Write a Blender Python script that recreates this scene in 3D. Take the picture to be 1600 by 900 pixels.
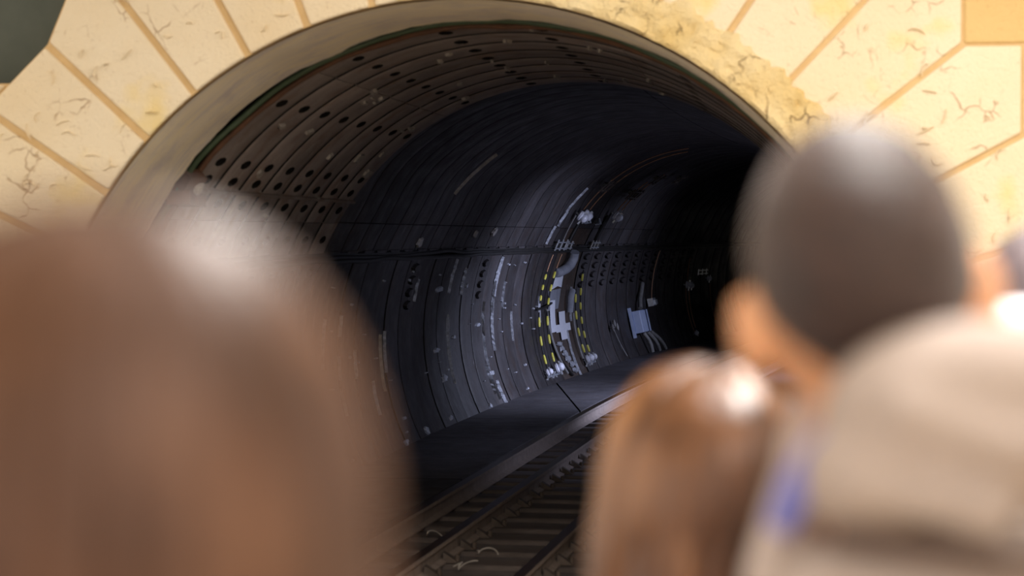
import bpy, bmesh, math, random
from mathutils import Vector, Matrix, Euler, noise

# ------------------------------------------------------------------ scene, camera, world, exposure
for o in list(bpy.data.objects):
    bpy.data.objects.remove(o, do_unlink=True)
SC = bpy.context.scene
COL = SC.collection
R = math.radians
random.seed(7)

CAM = Vector((1.923, 0.0, 2.34))
cd = bpy.data.cameras.new('camera')
cd.sensor_width = 24.0
cd.lens = 50.0
cd.clip_start = 0.05
cd.clip_end = 300
cd.dof.use_dof = True
cd.dof.focus_distance = 34.5
cd.dof.aperture_fstop = 1.8
cam = bpy.data.objects.new('camera', cd)
cam.location = CAM
cam.rotation_euler = (R(90 - 1.398), 0, R(7.27))
COL.objects.link(cam)
SC.camera = cam

w = bpy.data.worlds.new('world')
SC.world = w
w.use_nodes = True
bg = w.node_tree.nodes['Background']
bg.inputs[0].default_value = (1.0, 0.89, 0.77, 1)
bg.inputs[1].default_value = 1.65

SC.view_settings.view_transform = 'Standard'
SC.view_settings.look = 'None'
SC.view_settings.gamma = 1
SC.view_settings.use_curve_mapping = False
SC.view_settings.exposure = 0.0

STATION_LAMPS = [(3.4, 9.8, 95), (2.3, 5.2, 100), (2.3, 2.5, 260), (2.3, -2.0, 90), (0.6, 10.3, 35)]   # x, y, watts
LAMP_COL = (1.0, 0.96, 0.92)
TUNNEL_LAMP_W = 75.0
TUNNEL_LAMP_COL = (0.64, 0.70, 1.0)

# ------------------------------------------------------------------ dimensions (metres; rail top is z = 0, camera looks along +y)
AX = 1.16            # height of the tunnel axis
RP = 2.6             # radius of the portal arch and of the lining
YP = 12.54           # portal face
YB = 13.77           # back edge of the arch soffit
PLAT = 0.95          # platform height
S0, RC = 17.5, 195.0

def dl(s):           # the tunnel bends to the right behind s = S0
    return 0.0 if s < S0 else (s - S0) ** 2 / (2 * RC)
def head_ang(s):
    return 0.0 if s < S0 else math.atan((s - S0) / RC)
def W(s, th, r=RP):  # point on the tunnel wall: distance along, angle in degrees, radius
    return Vector((dl(s) + r * math.cos(R(th)), s, AX + r * math.sin(R(th))))
def track_x(s):      # centre of the track
    return -0.525 + 0.0455 * (s - 16.44) if s < 27 else -0.525 + 0.0455 * 10.56 + dl(s) - dl(27)

# ------------------------------------------------------------------ object helpers
def link(o, parent=None):
    COL.objects.link(o)
    if parent is not None:
        o.parent = parent
    return o
def tag(o, label=None, cat=None, group=None, kind=None):
    if label: o['label'] = label
    if cat: o['category'] = cat
    if group: o['group'] = group
    if kind: o['kind'] = kind
    return o
def empty(name, loc=(0, 0, 0), rz=0.0):
    o = bpy.data.objects.new(name, None)
    o.location = loc
    o.rotation_euler = (0, 0, rz)
    o.empty_display_size = 0.1
    return link(o)

class MB:
    def __init__(s):
        s.v = []; s.f = []; s.mi = []
    def add(s, vs, fs, mi=0):
        n = len(s.v)
        s.v += [tuple(v) for v in vs]
        for f in fs:
            s.f.append(tuple(i + n for i in f)); s.mi.append(mi)
        return n
    def box(s, c, d, rot=None, mi=0):
        c = Vector(c); hx, hy, hz = d[0] / 2, d[1] / 2, d[2] / 2
        m = rot if rot is not None else Matrix.Identity(3)
        vs = [c + m @ Vector((x, y, z)) for x in (-hx, hx) for y in (-hy, hy) for z in (-hz, hz)]
        s.add(vs, [(0, 1, 3, 2), (4, 6, 7, 5), (0, 4, 5, 1), (2, 3, 7, 6), (0, 2, 6, 4), (1, 5, 7, 3)], mi)
    def bar(s, p, q, wd, ht=None, mi=0):
        p, q = Vector(p), Vector(q); d = q - p
        m = d.to_track_quat('Y', 'Z').to_matrix()
        s.box((p + q) / 2, (wd, d.length, ht or wd), m, mi)
    def tube(s, pts, r, seg=8, mi=0, caps=True, flat=1.0):
        pts = [Vector(p) for p in pts]
        rs = r if isinstance(r, (list, tuple)) else [r] * len(pts)
        ref = None; base = len(s.v)
        for i, p in enumerate(pts):
            t = (pts[min(i + 1, len(pts) - 1)] - pts[max(i - 1, 0)])
            if t.length < 1e-9: t = Vector((0, 0, 1))
            t.normalize()
            if ref is None:
                ref = t.orthogonal().normalized()
            else:
                ref = (ref - t * ref.dot(t))
                ref = ref.normalized() if ref.length > 1e-6 else t.orthogonal().normalized()
            b = t.cross(ref)
            for k in range(seg):
                a = 2 * math.pi * k / seg
                s.v.append(tuple(p + (ref * math.cos(a) + b * math.sin(a) * flat) * rs[i]))
        for i in range(len(pts) - 1):
            m = mi(i) if callable(mi) else mi
            for k in range(seg):
                a = base + i * seg + k; c = base + i * seg + (k + 1) % seg
                s.f.append((a, c, c + seg, a + seg)); s.mi.append(m)
        if caps:
            m0 = mi(0) if callable(mi) else mi
            s.f.append(tuple(base + k for k in reversed(range(seg)))); s.mi.append(m0)
            s.f.append(tuple(base + (len(pts) - 1) * seg + k for k in range(seg))); s.mi.append(m0)
    def lathe(s, prof, o=(0, 0, 0), axis=(0, 0, 1), seg=14, mi=0):
        q = Vector((0, 0, 1)).rotation_difference(Vector(axis).normalized()); o = Vector(o); base = len(s.v)
        for r, h in prof:
            for k in range(seg):
                a = 2 * math.pi * k / seg
                s.v.append(tuple(o + q @ Vector((r * math.cos(a), r * math.sin(a), h))))
        for i in range(len(prof) - 1):
            for k in range(seg):
                a = base + i * seg + k; c = base + i * seg + (k + 1) % seg
                s.f.append((a, c, c + seg, a + seg)); s.mi.append(mi)
        s.f.append(tuple(base + k for k in reversed(range(seg)))); s.mi.append(mi)
        s.f.append(tuple(base + (len(prof) - 1) * seg + k for k in range(seg))); s.mi.append(mi)
    def ellipsoid(s, c, rad, m=None, nu=20, nv=12, mi=0):
        c = Vector(c); m = m if m is not None else Matrix.Identity(3); base = len(s.v)
        s.v.append(tuple(c + m @ Vector((0, 0, rad[2]))))
        for j in range(1, nv):
            a = math.pi * j / nv
            for k in range(nu):
                b = 2 * math.pi * k / nu
                s.v.append(tuple(c + m @ Vector((rad[0] * math.sin(a) * math.cos(b), rad[1] * math.sin(a) * math.sin(b), rad[2] * math.cos(a)))))
        s.v.append(tuple(c + m @ Vector((0, 0, -rad[2])))); last = len(s.v) - 1
        for k in range(nu):
            s.f.append((base, base + 1 + k, base + 1 + (k + 1) % nu)); s.mi.append(mi)
            e = base + 1 + (nv - 2) * nu
            s.f.append((last, e + (k + 1) % nu, e + k)); s.mi.append(mi)
        for j in range(nv - 2):
            for k in range(nu):
                a = base + 1 + j * nu + k; c2 = base + 1 + j * nu + (k + 1) % nu
                s.f.append((a, a + nu, c2 + nu, c2)); s.mi.append(mi)
    def capsule(s, p, r0, q, r1, seg=14):
        p, q = Vector(p), Vector(q); d = (q - p); L = d.length; d.normalize()
        n = 5; pts = []; rs = []
        for i in range(n):
            a = math.pi / 2 * i / (n - 1)
            pts.append(p - d * r0 * math.cos(a)); rs.append(max(1e-4, r0 * math.sin(a)))
        for i in range(n):
            a = math.pi / 2 * i / (n - 1)
            pts.append(q + d * r1 * math.sin(a)); rs.append(max(1e-4, r1 * math.cos(a)))
        s.tube(pts, rs, seg)
    def mesh(s, name, mats, smooth=None, recalc=True):
        me = bpy.data.meshes.new(name)
        me.from_pydata(s.v, [], s.f)
        for m in (mats if isinstance(mats, (list, tuple)) else [mats]):
            me.materials.append(m)
        me.polygons.foreach_set('material_index', s.mi)
        if recalc:
            bm = bmesh.new(); bm.from_mesh(me); bmesh.ops.recalc_face_normals(bm, faces=bm.faces); bm.to_mesh(me); bm.free()
        if smooth:
            me.polygons.foreach_set('use_smooth', [True] * len(me.polygons))
            me.set_sharp_from_angle(angle=R(smooth))
        me.update()
        return me
    def build(s, name, mats, parent=None, smooth=None, loc=None):
        o = bpy.data.objects.new(name, s.mesh(name, mats, smooth))
        if loc is not None: o.location = loc
        return link(o, parent)

# ------------------------------------------------------------------ materials
def hexc(r, g, b):
    f = lambda c: (c / 255 / 12.92) if c / 255 <= 0.04045 else ((c / 255 + 0.055) / 1.055) ** 2.4
    return (f(r), f(g), f(b), 1)

class NT:
    def __init__(s, name):
        s.m = bpy.data.materials.new(name); s.m.use_nodes = True
        s.t = s.m.node_tree; s.b = s.t.nodes['Principled BSDF']
    def n(s, typ, **kw):
        x = s.t.nodes.new(typ)
        for k, v in kw.items():
            if k.startswith('i_'):
                x.inputs[k[2:].replace('_', ' ')].default_value = v
            else:
                setattr(x, k, v)
        return x
    def l(s, a, b): s.t.links.new(a, b)
    def coord(s, world=True, scale=(1, 1, 1)):
        if world: src = s.n('ShaderNodeNewGeometry').outputs['Position']
        else: src = s.n('ShaderNodeTexCoord').outputs['Object']
        mp = s.n('ShaderNodeMapping'); mp.inputs['Scale'].default_value = scale
        s.l(src, mp.inputs['Vector']); return mp.outputs['Vector']
    def noise(s, vec, scale, detail=5, rough=0.6, dist=0.0):
        x = s.n('ShaderNodeTexNoise'); x.inputs['Scale'].default_value = scale
        x.inputs['Detail'].default_value = detail; x.inputs['Roughness'].default_value = rough
        x.inputs['Distortion'].default_value = dist
        s.l(vec, x.inputs['Vector']); return x.outputs['Fac']
    def ramp(s, fac, stops):
        x = s.n('ShaderNodeValToRGB'); e = x.color_ramp.elements
        while len(e) < len(stops): e.new(0.5)
        for i, (p, c) in enumerate(stops):
            e[i].position = p; e[i].color = c if not isinstance(c, (int, float)) else (c, c, c, 1)
        s.l(fac, x.inputs['Fac']); return x.outputs['Color']
    def mix(s, fac, a, b, mode='MIX'):
        x = s.n('ShaderNodeMix'); x.data_type = 'RGBA'; x.blend_type = mode
        for sock, v in ((x.inputs[0], fac), (x.inputs[6], a), (x.inputs[7], b)):
            if hasattr(v, 'is_linked') or isinstance(v, bpy.types.NodeSocket): s.l(v, sock)
            else: sock.default_value = v
        return x.outputs[2]
    def mul(s, a, b):
        x = s.n('ShaderNodeMath'); x.operation = 'MULTIPLY'
        for i, v in enumerate((a, b)):
            if isinstance(v, bpy.types.NodeSocket): s.l(v, x.inputs[i])
            else: x.inputs[i].default_value = v
        return x.outputs[0]
    def bump(s, h, strength=0.4, dist=0.02):
        x = s.n('ShaderNodeBump'); x.inputs['Strength'].default_value = strength; x.inputs['Distance'].default_value = dist
        s.l(h, x.inputs['Height']); s.l(x.outputs['Normal'], s.b.inputs['Normal'])
    def base(s, c):
        if isinstance(c, bpy.types.NodeSocket): s.l(c, s.b.inputs['Base Color'])
        else: s.b.inputs['Base Color'].default_value = c
    def rough(s, v, metal=0.0, spec=0.5):
        s.b.inputs['Roughness'].default_value = v; s.b.inputs['Metallic'].default_value = metal
        s.b.inputs['Specular IOR Level'].default_value = spec

def simple(name, c1, c2, scale=6, rough=0.6, metal=0.0, bump=0.2, bd=0.005, world=False, spec=0.5, vscale=(1, 1, 1)):
    t = NT(name); v = t.coord(world, vscale)
    f = t.noise(v, scale, 5)
    t.base(t.ramp(f, [(0.3, c1), (0.7, c2)])); t.rough(rough, metal, spec)
    if bump: t.bump(t.noise(v, scale * 4, 4), bump, bd)
    return t.m

def render_plaster(name, ca, cb, chip, rough_amt=0.35, blotch=None, margin=False):
    t = NT(name); v = t.coord(True)
    f = t.noise(v, 1.3, 4, 0.55)
    c = t.ramp(f, [(0.30, ca), (0.70, cb)])
    if blotch:
        c = t.mix(t.ramp(t.noise(v, 2.1, 3, 0.5), [(0.60, 0.0), (0.72, 1.0)]), c, blotch)
    vo = t.n('ShaderNodeTexVoronoi'); vo.feature = 'DISTANCE_TO_EDGE'; vo.inputs['Scale'].default_value = 5.5
    dm = t.n('ShaderNodeVectorMath'); dm.operation = 'ADD'
    nz = t.n('ShaderNodeTexNoise'); nz.inputs['Scale'].default_value = 6.0
    t.l(v, nz.inputs['Vector'])
    sc = t.n('ShaderNodeVectorMath'); sc.operation = 'SCALE'; sc.inputs['Scale'].default_value = 0.22
    t.l(nz.outputs['Color'], sc.inputs[0]); t.l(v, dm.inputs[0]); t.l(sc.outputs[0], dm.inputs[1]); t.l(dm.outputs[0], vo.inputs['Vector'])
    crack = t.ramp(vo.outputs['Distance'], [(0.0, 1.0), (0.035, 0.0)])
    mask = t.ramp(t.noise(v, 3.2, 4, 0.6), [(0.54, 0.0), (0.62, 1.0)])
    cm = t.mul(crack, mask)
    c = t.mix(t.mul(cm, 0.75), c, chip)
    c = t.mix(t.mul(t.ramp(t.noise(v, 22, 3, 0.7), [(0.62, 0.0), (0.74, 1.0)]), 0.25), c, chip)
    t.base(c); t.rough(0.7, 0, 0.3)
    h = t.mix(cm, t.mix(0.5, t.ramp(t.noise(v, 9, 6, 0.65), [(0.2, 0.0), (0.8, 1.0)]), t.ramp(t.noise(v, 45, 4), [(0.2, 0.0), (0.8, 1.0)])), (0, 0, 0, 1))
    t.bump(h, rough_amt, 0.03)
    return t.m

M = {}
M['cream'] = render_plaster('cream_painted_stone', hexc(231, 213, 179), hexc(236, 222, 194), hexc(160, 124, 84), 0.5, hexc(234, 212, 154))
M['ochre'] = render_plaster('ochre_painted_stone', hexc(208, 176, 116), hexc(216, 186, 128), hexc(160, 118, 66), 0.35)
M['roughcream'] = render_plaster('rough_plaster', hexc(226, 196, 128), hexc(248, 232, 190), hexc(140, 104, 62), 1.0)
M['mortar'] = simple('tan_joint', hexc(206, 174, 124), hexc(218, 188, 138), 8, 0.85, world=True)

def soffit_mat():
    t = NT('stained_soffit')
    g = t.coord(True, (1.0, 9.0, 1.0)); v = t.coord(True)
    c = t.ramp(t.noise(g, 1.6, 6, 0.65, 0.4), [(0.28, hexc(208, 198, 190)), (0.5, hexc(232, 219, 194)), (0.72, hexc(236, 220, 180))])
    c = t.mix(t.ramp(t.noise(v, 2.2, 5, 0.7), [(0.5, 0.0), (0.68, 0.7)]), c, hexc(196, 186, 184))
    t.base(c); t.rough(0.75, 0, 0.3); t.bump(t.noise(g, 6, 6, 0.7), 0.6, 0.03)
    return t.m
M['soffit'] = soffit_mat()

def lining_mat(name, ca, cb, stain, rust, rust_amt, rough=0.5, stain_lo=0.66):
    t = NT(name); v = t.coord(True); vs = t.coord(True, (1.0, 6.0, 1.0))
    c = t.ramp(t.noise(v, 1.7, 6, 0.65), [(0.3, ca), (0.7, cb)])
    c = t.mix(t.mul(t.ramp(t.noise(v, 3.1, 5, 0.6), [(0.48, 0.0), (0.66, 1.0)]), rust_amt), c, rust)
    c = t.mix(t.mul(t.ramp(t.noise(vs, 2.3, 7, 0.72, 0.6), [(stain_lo, 0.0), (stain_lo + 0.06, 1.0)]), 0.75), c, stain)
    c = t.mix(t.ramp(t.noise(v, 16, 4, 0.7), [(0.68, 0.0), (0.78, 0.5)]), c, stain)
    oi = t.n('ShaderNodeObjectInfo'); c = t.mix(1.0, c, t.ramp(oi.outputs['Random'], [(0.0, 0.68), (1.0, 1.25)]), 'MULTIPLY')
    t.base(c); t.b.inputs['Specular IOR Level'].default_value = 0.35
    rr = t.ramp(t.noise(v, 4, 4), [(0.3, rough - 0.1), (0.7, rough + 0.18)]); t.l(rr, t.b.inputs['Roughness'])
    t.bump(t.noise(v, 11, 7, 0.7), 0.55, 0.02)
    return t.m
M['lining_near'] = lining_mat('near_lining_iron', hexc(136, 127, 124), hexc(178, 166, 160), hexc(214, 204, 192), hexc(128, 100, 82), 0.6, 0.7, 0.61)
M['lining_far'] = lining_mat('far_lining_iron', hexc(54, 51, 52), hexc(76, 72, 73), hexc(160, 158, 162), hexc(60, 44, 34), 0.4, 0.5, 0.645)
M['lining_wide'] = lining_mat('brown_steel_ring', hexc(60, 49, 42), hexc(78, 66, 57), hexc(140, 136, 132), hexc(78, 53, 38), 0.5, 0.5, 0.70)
M['recess_shade'] = simple('recess_shade_black', hexc(16, 14, 13), hexc(26, 22, 20), 12, 0.7, world=True, spec=0.2)  # black that paints shade into bolt pockets, plug grooves and ring joints
M['void'] = simple('void_black', hexc(14, 13, 13), hexc(20, 18, 18), 3, 0.95, bump=0, world=True, spec=0.1)  # black backing behind gaps and slots, their shade put into its colour
M['green_wall'] = simple('dark_green_wall', hexc(70, 78, 70), hexc(84, 90, 82), 2, 0.7, world=True)
M['concrete'] = lining_mat('dark_bench_concrete', hexc(66, 64, 67), hexc(86, 83, 86), hexc(124, 122, 126), hexc(60, 50, 44), 0.4, 0.6, 0.70)
M['bed'] = simple('dirty_track_bed', hexc(84, 77, 76), hexc(110, 102, 100), 5, 0.85, bump=0.7, bd=0.03, world=True)
M['timber'] = simple('oiled_timber', hexc(74, 65, 62), hexc(98, 88, 84), 4, 0.75, bump=0.6, bd=0.01, world=True, vscale=(1, 9, 3))
M['railside'] = simple('rusty_rail_side', hexc(128, 114, 106), hexc(150, 136, 126), 9, 0.85, world=True)
M['railtop'] = simple('worn_rail_top', hexc(52, 38, 28), hexc(66, 50, 38), 12, 0.35, 0.5, world=True, bump=0.1)
M['rust'] = simple('rust_brown', hexc(70, 46, 30), hexc(96, 64, 42), 9, 0.8, world=True)
M['chair'] = simple('rusty_iron_chair', hexc(66, 56, 50), hexc(92, 80, 72), 10, 0.75, world=True)
M['platform'] = simple('granite_platform', hexc(196, 176, 146), hexc(214, 196, 166), 20, 0.5, world=True)
M['ceiling'] = simple('cream_ceiling', hexc(226, 214, 190), hexc(236, 226, 204), 3, 0.8, world=True)
M['black'] = simple('black_rubber', hexc(16, 15, 15), hexc(26, 24, 24), 10, 0.6)
M['yellow'] = simple('yellow_sleeve', hexc(214, 204, 70), hexc(232, 222, 96), 10, 0.5, bump=0.05)
M['copper'] = simple('dull_copper_wire', hexc(150, 110, 82), hexc(176, 134, 104), 20, 0.45, 0.4, bump=0)
M['porcelain'] = simple('glazed_porcelain', hexc(228, 230, 240), hexc(242, 242, 250), 10, 0.12, bump=0, spec=0.9)
M['galv'] = simple('galvanised_steel', hexc(176, 182, 190), hexc(206, 210, 218), 30, 0.35, 0.5, bump=0.05)
M['greycable'] = simple('grey_cable', hexc(120, 118, 116), hexc(150, 148, 146), 12, 0.5, bump=0)
M['darkcable'] = simple('black_cable', hexc(28, 26, 26), hexc(40, 38, 36), 12, 0.5, bump=0)
M['greencable'] = simple('green_cable', hexc(52, 66, 46), hexc(66, 82, 58), 12, 0.6, bump=0)
M['whitepaint'] = simple('white_paint', hexc(226, 229, 240), hexc(246, 247, 252), 14, 0.5, bump=0.1, world=True)
M['greypaint'] = simple('grey_patch_paint', hexc(126, 128, 136), hexc(150, 152, 160), 9, 0.6, bump=0.2, world=True)
M['crust'] = simple('mineral_crust', hexc(136, 138, 142), hexc(206, 208, 216), 22, 0.8, bump=0.8, bd=0.02, world=True)
M['boxpaint'] = simple('pale_blue_grey_enamel', hexc(168, 182, 214), hexc(186, 198, 224), 6, 0.4, bump=0.03)
M['flake'] = simple('pale_peeling_flake', hexc(150, 142, 134), hexc(186, 180, 174), 20, 0.8, world=True)
M['lampbody'] = simple('grey_lamp_housing', hexc(150, 150, 148), hexc(170, 170, 166), 8, 0.5, bump=0)

def emissive(name, col, st):
    t = NT(name); t.base((0.9, 0.9, 0.9, 1))
    t.b.inputs['Emission Color'].default_value = (*col, 1); t.b.inputs['Emission Strength'].default_value = st
    return t.m
M['tube_light'] = emissive('fluorescent_tube', LAMP_COL, 6.0)
M['tunnel_glass'] = emissive('cold_lamp_glass', TUNNEL_LAMP_COL, 20.0)

def skin_mat(name, c1, c2):
    t = NT(name); v = t.coord(False)
    t.base(t.ramp(t.noise(v, 9, 4), [(0.3, c1), (0.7, c2)])); t.rough(0.5, 0, 0.4)
    t.b.inputs['Subsurface Weight'].default_value = 0.25
    t.b.inputs['Subsurface Radius'].default_value = (0.02, 0.008, 0.004)
    t.b.inputs['Subsurface Scale'].default_value = 0.6
    return t.m
M['skin'] = skin_mat('warm_skin', hexc(222, 160, 116), hexc(232, 174, 132))

def hair_mat(name, dark, mid, light, rough=0.42, stretch=(14, 14, 1.6), scale=2.2, spec=0.6):
    t = NT(name); v = t.coord(False, stretch)
    c = t.ramp(t.noise(v, scale, 4, 0.6, 0.3), [(0.30, dark), (0.52, mid), (0.74, light)])
    t.base(c); t.rough(rough, 0, spec); t.bump(t.noise(v, scale * 5, 4), 0.5, 0.004)
    return t.m
M['hair_light'] = hair_mat('light_brown_hair', hexc(46, 27, 17), hexc(84, 54, 36), hexc(134, 96, 70), 0.5, (7, 7, 4.0), 1.7, 0.4)
M['hair_honey'] = hair_mat('honey_brown_hair', hexc(44, 25, 14), hexc(100, 63, 37), hexc(176, 124, 78), 0.32, (9, 9, 1.6), 2.0, 0.55)
M['hair_crop'] = hair_mat('cropped_dark_hair', hexc(42, 26, 21), hexc(54, 34, 28), hexc(74, 50, 42), 0.5, (60, 60, 60), 1.0, 0.5)
b_ = M['hair_crop'].node_tree.nodes['Principled BSDF']; b_.inputs['Sheen Weight'].default_value = 0.22; b_.inputs['Sheen Roughness'].default_value = 0.35; b_.inputs['Sheen Tint'].default_value = (1.0, 0.9, 0.88, 1)
M['hair_grey'] = hair_mat('ash_dark_hair', hexc(74, 62, 64), hexc(96, 84, 88), hexc(126, 112, 118), 0.5)

def cloth(name, c1, c2, scale=5, rough=0.85):
    return simple(name, c1, c2, scale, rough, bump=0.5, bd=0.01, spec=0.2)
M['khaki'] = cloth('khaki_cotton', hexc(160, 146, 138), hexc(178, 164, 156))
M['blue'] = cloth('blue_lining', hexc(96, 100, 172), hexc(116, 120, 190))
M['seam'] = cloth('brown_seam', hexc(88, 72, 66), hexc(102, 86, 78))
M['palegrey'] = cloth('pale_grey_fleece', hexc(186, 172, 168), hexc(204, 190, 184))
M['whitecoat'] = cloth('white_fabric', hexc(236, 230, 236), hexc(246, 242, 246))
M['tanwool'] = cloth('brown_wool', hexc(120, 92, 74), hexc(138, 108, 88))
M['denim'] = cloth('dark_denim', hexc(44, 52, 78), hexc(58, 68, 96))
M['shoe'] = simple('dark_shoe_leather', hexc(38, 32, 30), hexc(54, 46, 42), 8, 0.5)
M['eye'] = simple('eye_white', hexc(236, 232, 226), hexc(244, 240, 236), 5, 0.15, bump=0)
M['iris'] = simple('brown_iris', hexc(60, 40, 26), hexc(72, 50, 32), 5, 0.15, bump=0)
M['lip'] = simple('lip', hexc(188, 104, 92), hexc(200, 116, 104), 5, 0.4, bump=0)

# ------------------------------------------------------------------ SETTING: portal wall
def inset(poly, dist):          # poly counter-clockwise, dist per edge (edge i from i to i+1)
    n = len(poly); out = []
    def line(i):
        a, b = Vector(poly[i]), Vector(poly[(i + 1) % n]); d = (b - a).normalized(); nrm = Vector((-d.y, d.x))
        return a + nrm * dist[i], d
    for i in range(n):
        p, d = line(i - 1); q, e = line(i)
        cr = d.x * e.y - d.y * e.x
        if abs(cr) < 1e-4: out.append(Vector(poly[i]) + (q - Vector(poly[i])) * 1.0 if dist[i] == dist[i - 1] else q); continue
        t = ((q.x - p.x) * e.y - (q.y - p.y) * e.x) / cr
        out.append(p + d * t)
    return out

def area2(poly):
    return sum(poly[i][0] * poly[(i + 1) % len(poly)][1] - poly[(i + 1) % len(poly)][0] * poly[i][1] for i in range(len(poly)))

step = 8.95
angs = [146.2 + step * k for k in range(6, 0, -1)] + [146.2, 137.2, 128.3, 119.4, 110.6, 101.5, 92.4, 83.3, 74.2, 65.0, 55.9, 46.9, 37.8, 28.2, 19.1] + [19.1 - 9.0 * k for k in range(1, 5)]
RO = {146.2: 3.52, 137.2: 3.45, 128.3: 3.70}
def ro(a):
    return RO.get(a, 3.72)
def pol(r, a): return (r * math.cos(R(a)), r * math.sin(R(a)))
stones = []                     # (name, polygon around the arch axis, edge kinds, material)
def arch_stone(hi, lo):
    n = 8
    inner = [pol(RP, lo + (hi - lo) * k / n) for k in range(n + 1)]   # lo -> hi
    po_hi, po_lo = pol(ro(hi), hi), pol(ro(lo), lo)
    outer = [po_hi]
    if hi <= 92.5:
        if hi < 90 and po_lo[0] > po_hi[0] + 0.03: outer.append((po_lo[0], po_hi[1]))
    elif hi <= 128.5:
        outer.append((po_hi[0], po_lo[1]))
    elif hi > 147:
        outer.append((po_hi[0], po_lo[1]) if po_lo[1] > po_hi[1] and abs(po_hi[0]) > abs(po_lo[0]) else po_hi)
    outer.append(po_lo)
    poly = inner + outer
    clean = [poly[0]]
    for p in poly[1:]:
        if (Vector(p) - Vector(clean[-1])).length > 1e-4: clean.append(p)
    if area2(clean) < 0: clean.reverse()
    kinds = []
    for i in range(len(clean)):
        a, b = Vector(clean[i]), Vector(clean[(i + 1) % len(clean)])
        radial = abs((a.angle(b, 0) if a.length and b.length else 0)) < R(1.0)
        kinds.append(0.0 if abs(a.length - RP) < 1e-3 and abs(b.length - RP) < 1e-3 else ((0.021 if hi > 60 else 0.016) if radial else 0.008))
    return clean, kinds
for hi, lo in zip(angs[:-1], angs[1:]):
    p, k = arch_stone(hi, lo)
    stones.append(('voussoir', p, k, 'cream'))
# squared blocks to the right of the arch and at the left foot of it
def rect(x0, z0, x1, z1): return [(x0, z0), (x1, z0), (x1, z1), (x0, z1)]
def right_edge(lo): return pol(3.72, lo)[0]
zs = [pol(3.72, a)[1] for a in angs if a < 60]
for i in range(len(zs) - 1):
    lo = [a for a in angs if a < 60][i + 1]
    x0 = right_edge(lo)
    z1, z0 = zs[i], zs[i + 1]
    if z1 < PLAT - AX - 0.1: continue
    stones.append(('ashlar_block', rect(x0, z0, x0 + 0.95, z1), [0.009] * 4, 'ochre' if i % 2 == 1 else 'cream'))
    stones.append(('ashlar_block', rect(x0 + 0.95, z0, x0 + 2.1, z1), [0.009] * 4, 'cream' if i % 2 == 0 else 'ochre'))
la = [x for x in angs if x > 146.0]          # left side, from the top stone down
la.sort()
for i in range(len(la) - 1):
    xo, zl = pol(3.72, la[i + 1]); zt = pol(3.72, la[i])[1]
    if i == 0:
        p_ = [(-4.9, zl), (xo, zl), (xo, 1.958), (-2.925, 1.958), (-2.77, 2.11), (-4.9, 2.11)]
        stones.append(('ashlar_block', p_, [0.01] * 6, 'cream'))
    else:
        stones.append(('ashlar_block', rect(-4.9, zl, min(xo, pol(3.72, la[i])[0]) if zl > 0 else xo, zt), [0.01] * 4, 'ochre' if i % 2 else 'cream'))

wall = MB()
def prism(mb, poly, y0, y1, mi=0):
    n = len(poly)
    vs = [(p[0], y0, p[1] + AX) for p in poly] + [(p[0], y1, p[1] + AX) for p in poly]
    fs = [tuple(range(n)), tuple(reversed(range(n, 2 * n)))] + [(i, i + n, (i + 1) % n + n, (i + 1) % n) for i in range(n)]
    mb.add(vs, fs, mi)
for nm, p, k, m in stones:
    prism(wall, p, YP + 0.022, YP + 0.34)
wall_front = wall.build('wall_front', M['mortar'])
tag(wall_front, 'cream painted stone wall around the tunnel mouth', kind='structure')
random.seed(3)
for nm, p, k, m in stones:
    q = inset(p, k)
    mb = MB(); off = random.uniform(-0.006, 0.006)
    prism(mb, q, YP + off, YP + 0.05)
    o = mb.build(nm, M[m], wall_front)
    b = o.modifiers.new('bevel', 'BEVEL'); b.width = 0.014; b.segments = 2; b.limit_method = 'ANGLE'; b.angle_limit = R(40)

# arch soffit with a ragged inner edge
sf = MB(); nth, ny = 150, 14
def soff(i, j, out):
    a = -28 + (236.0) * i / nth
    y = YP + 0.04 + (YB - YP - 0.04) * j / ny
    if j == ny: y += 0.05 * noise.noise(Vector((a * 0.35, 0, 1))) + 0.03 * noise.noise(Vector((a * 1.3, 4, 1)))
    rr = RP - 0.014 + 0.016 * noise.noise(Vector((a * 0.12, y * 2.0, 3))) * (1 if j > 1 else 0)
    if out: rr = RP + 0.16
    return (rr * math.cos(R(a)), y, AX + rr * math.sin(R(a)))
vs = [soff(i, j, False) for i in range(nth + 1) for j in range(ny + 1)]
fs = [(i * (ny + 1) + j, i * (ny + 1) + j + 1, (i + 1) * (ny + 1) + j + 1, (i + 1) * (ny + 1) + j) for i in range(nth) for j in range(ny)]
sf.add(vs, fs)
vs = [soff(i, ny, k) for i in range(nth + 1) for k in (False, True)]
sf.add(vs, [(2 * i, 2 * i + 1, 2 * i + 3, 2 * i + 2) for i in range(nth)])
sf.build('arch_soffit', M['soffit'], wall_front, 40)

# rough hand-thrown plaster around the upper right edge of the arch
pb = MB(); na, nr = 110, 16
vs = []
for i in range(na + 1):
    a = 24 + 74 * i / na
    fade = min(1.0, (98 - a) / 22.0)
    wd = (0.27 + 0.07 * noise.noise(Vector((a * 0.3, 1, 0))) + 0.05 * noise.noise(Vector((a * 0.9, 2, 0)))) * (0.25 + 0.75 * fade)
    for j in range(nr + 1):
        f = j / nr; rr = RP + wd * f
        h = 0.018 + 0.03 * noise.noise(Vector((a * 0.6, rr * 14, 0))) + 0.02 * noise.noise(Vector((a * 1.6, rr * 40, 5)))
        h *= 1.0 if f < 0.85 else (1 - f) / 0.15
        if j == nr: h = -0.03
        if j == 0: h = 0.002
        rr += 0.01 * noise.noise(Vector((a * 2.1, 9, 0))) if j == 0 else 0
        vs.append((rr * math.cos(R(a)), YP - 0.006 - max(h, -0.03), AX + rr * math.sin(R(a))))
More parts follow.
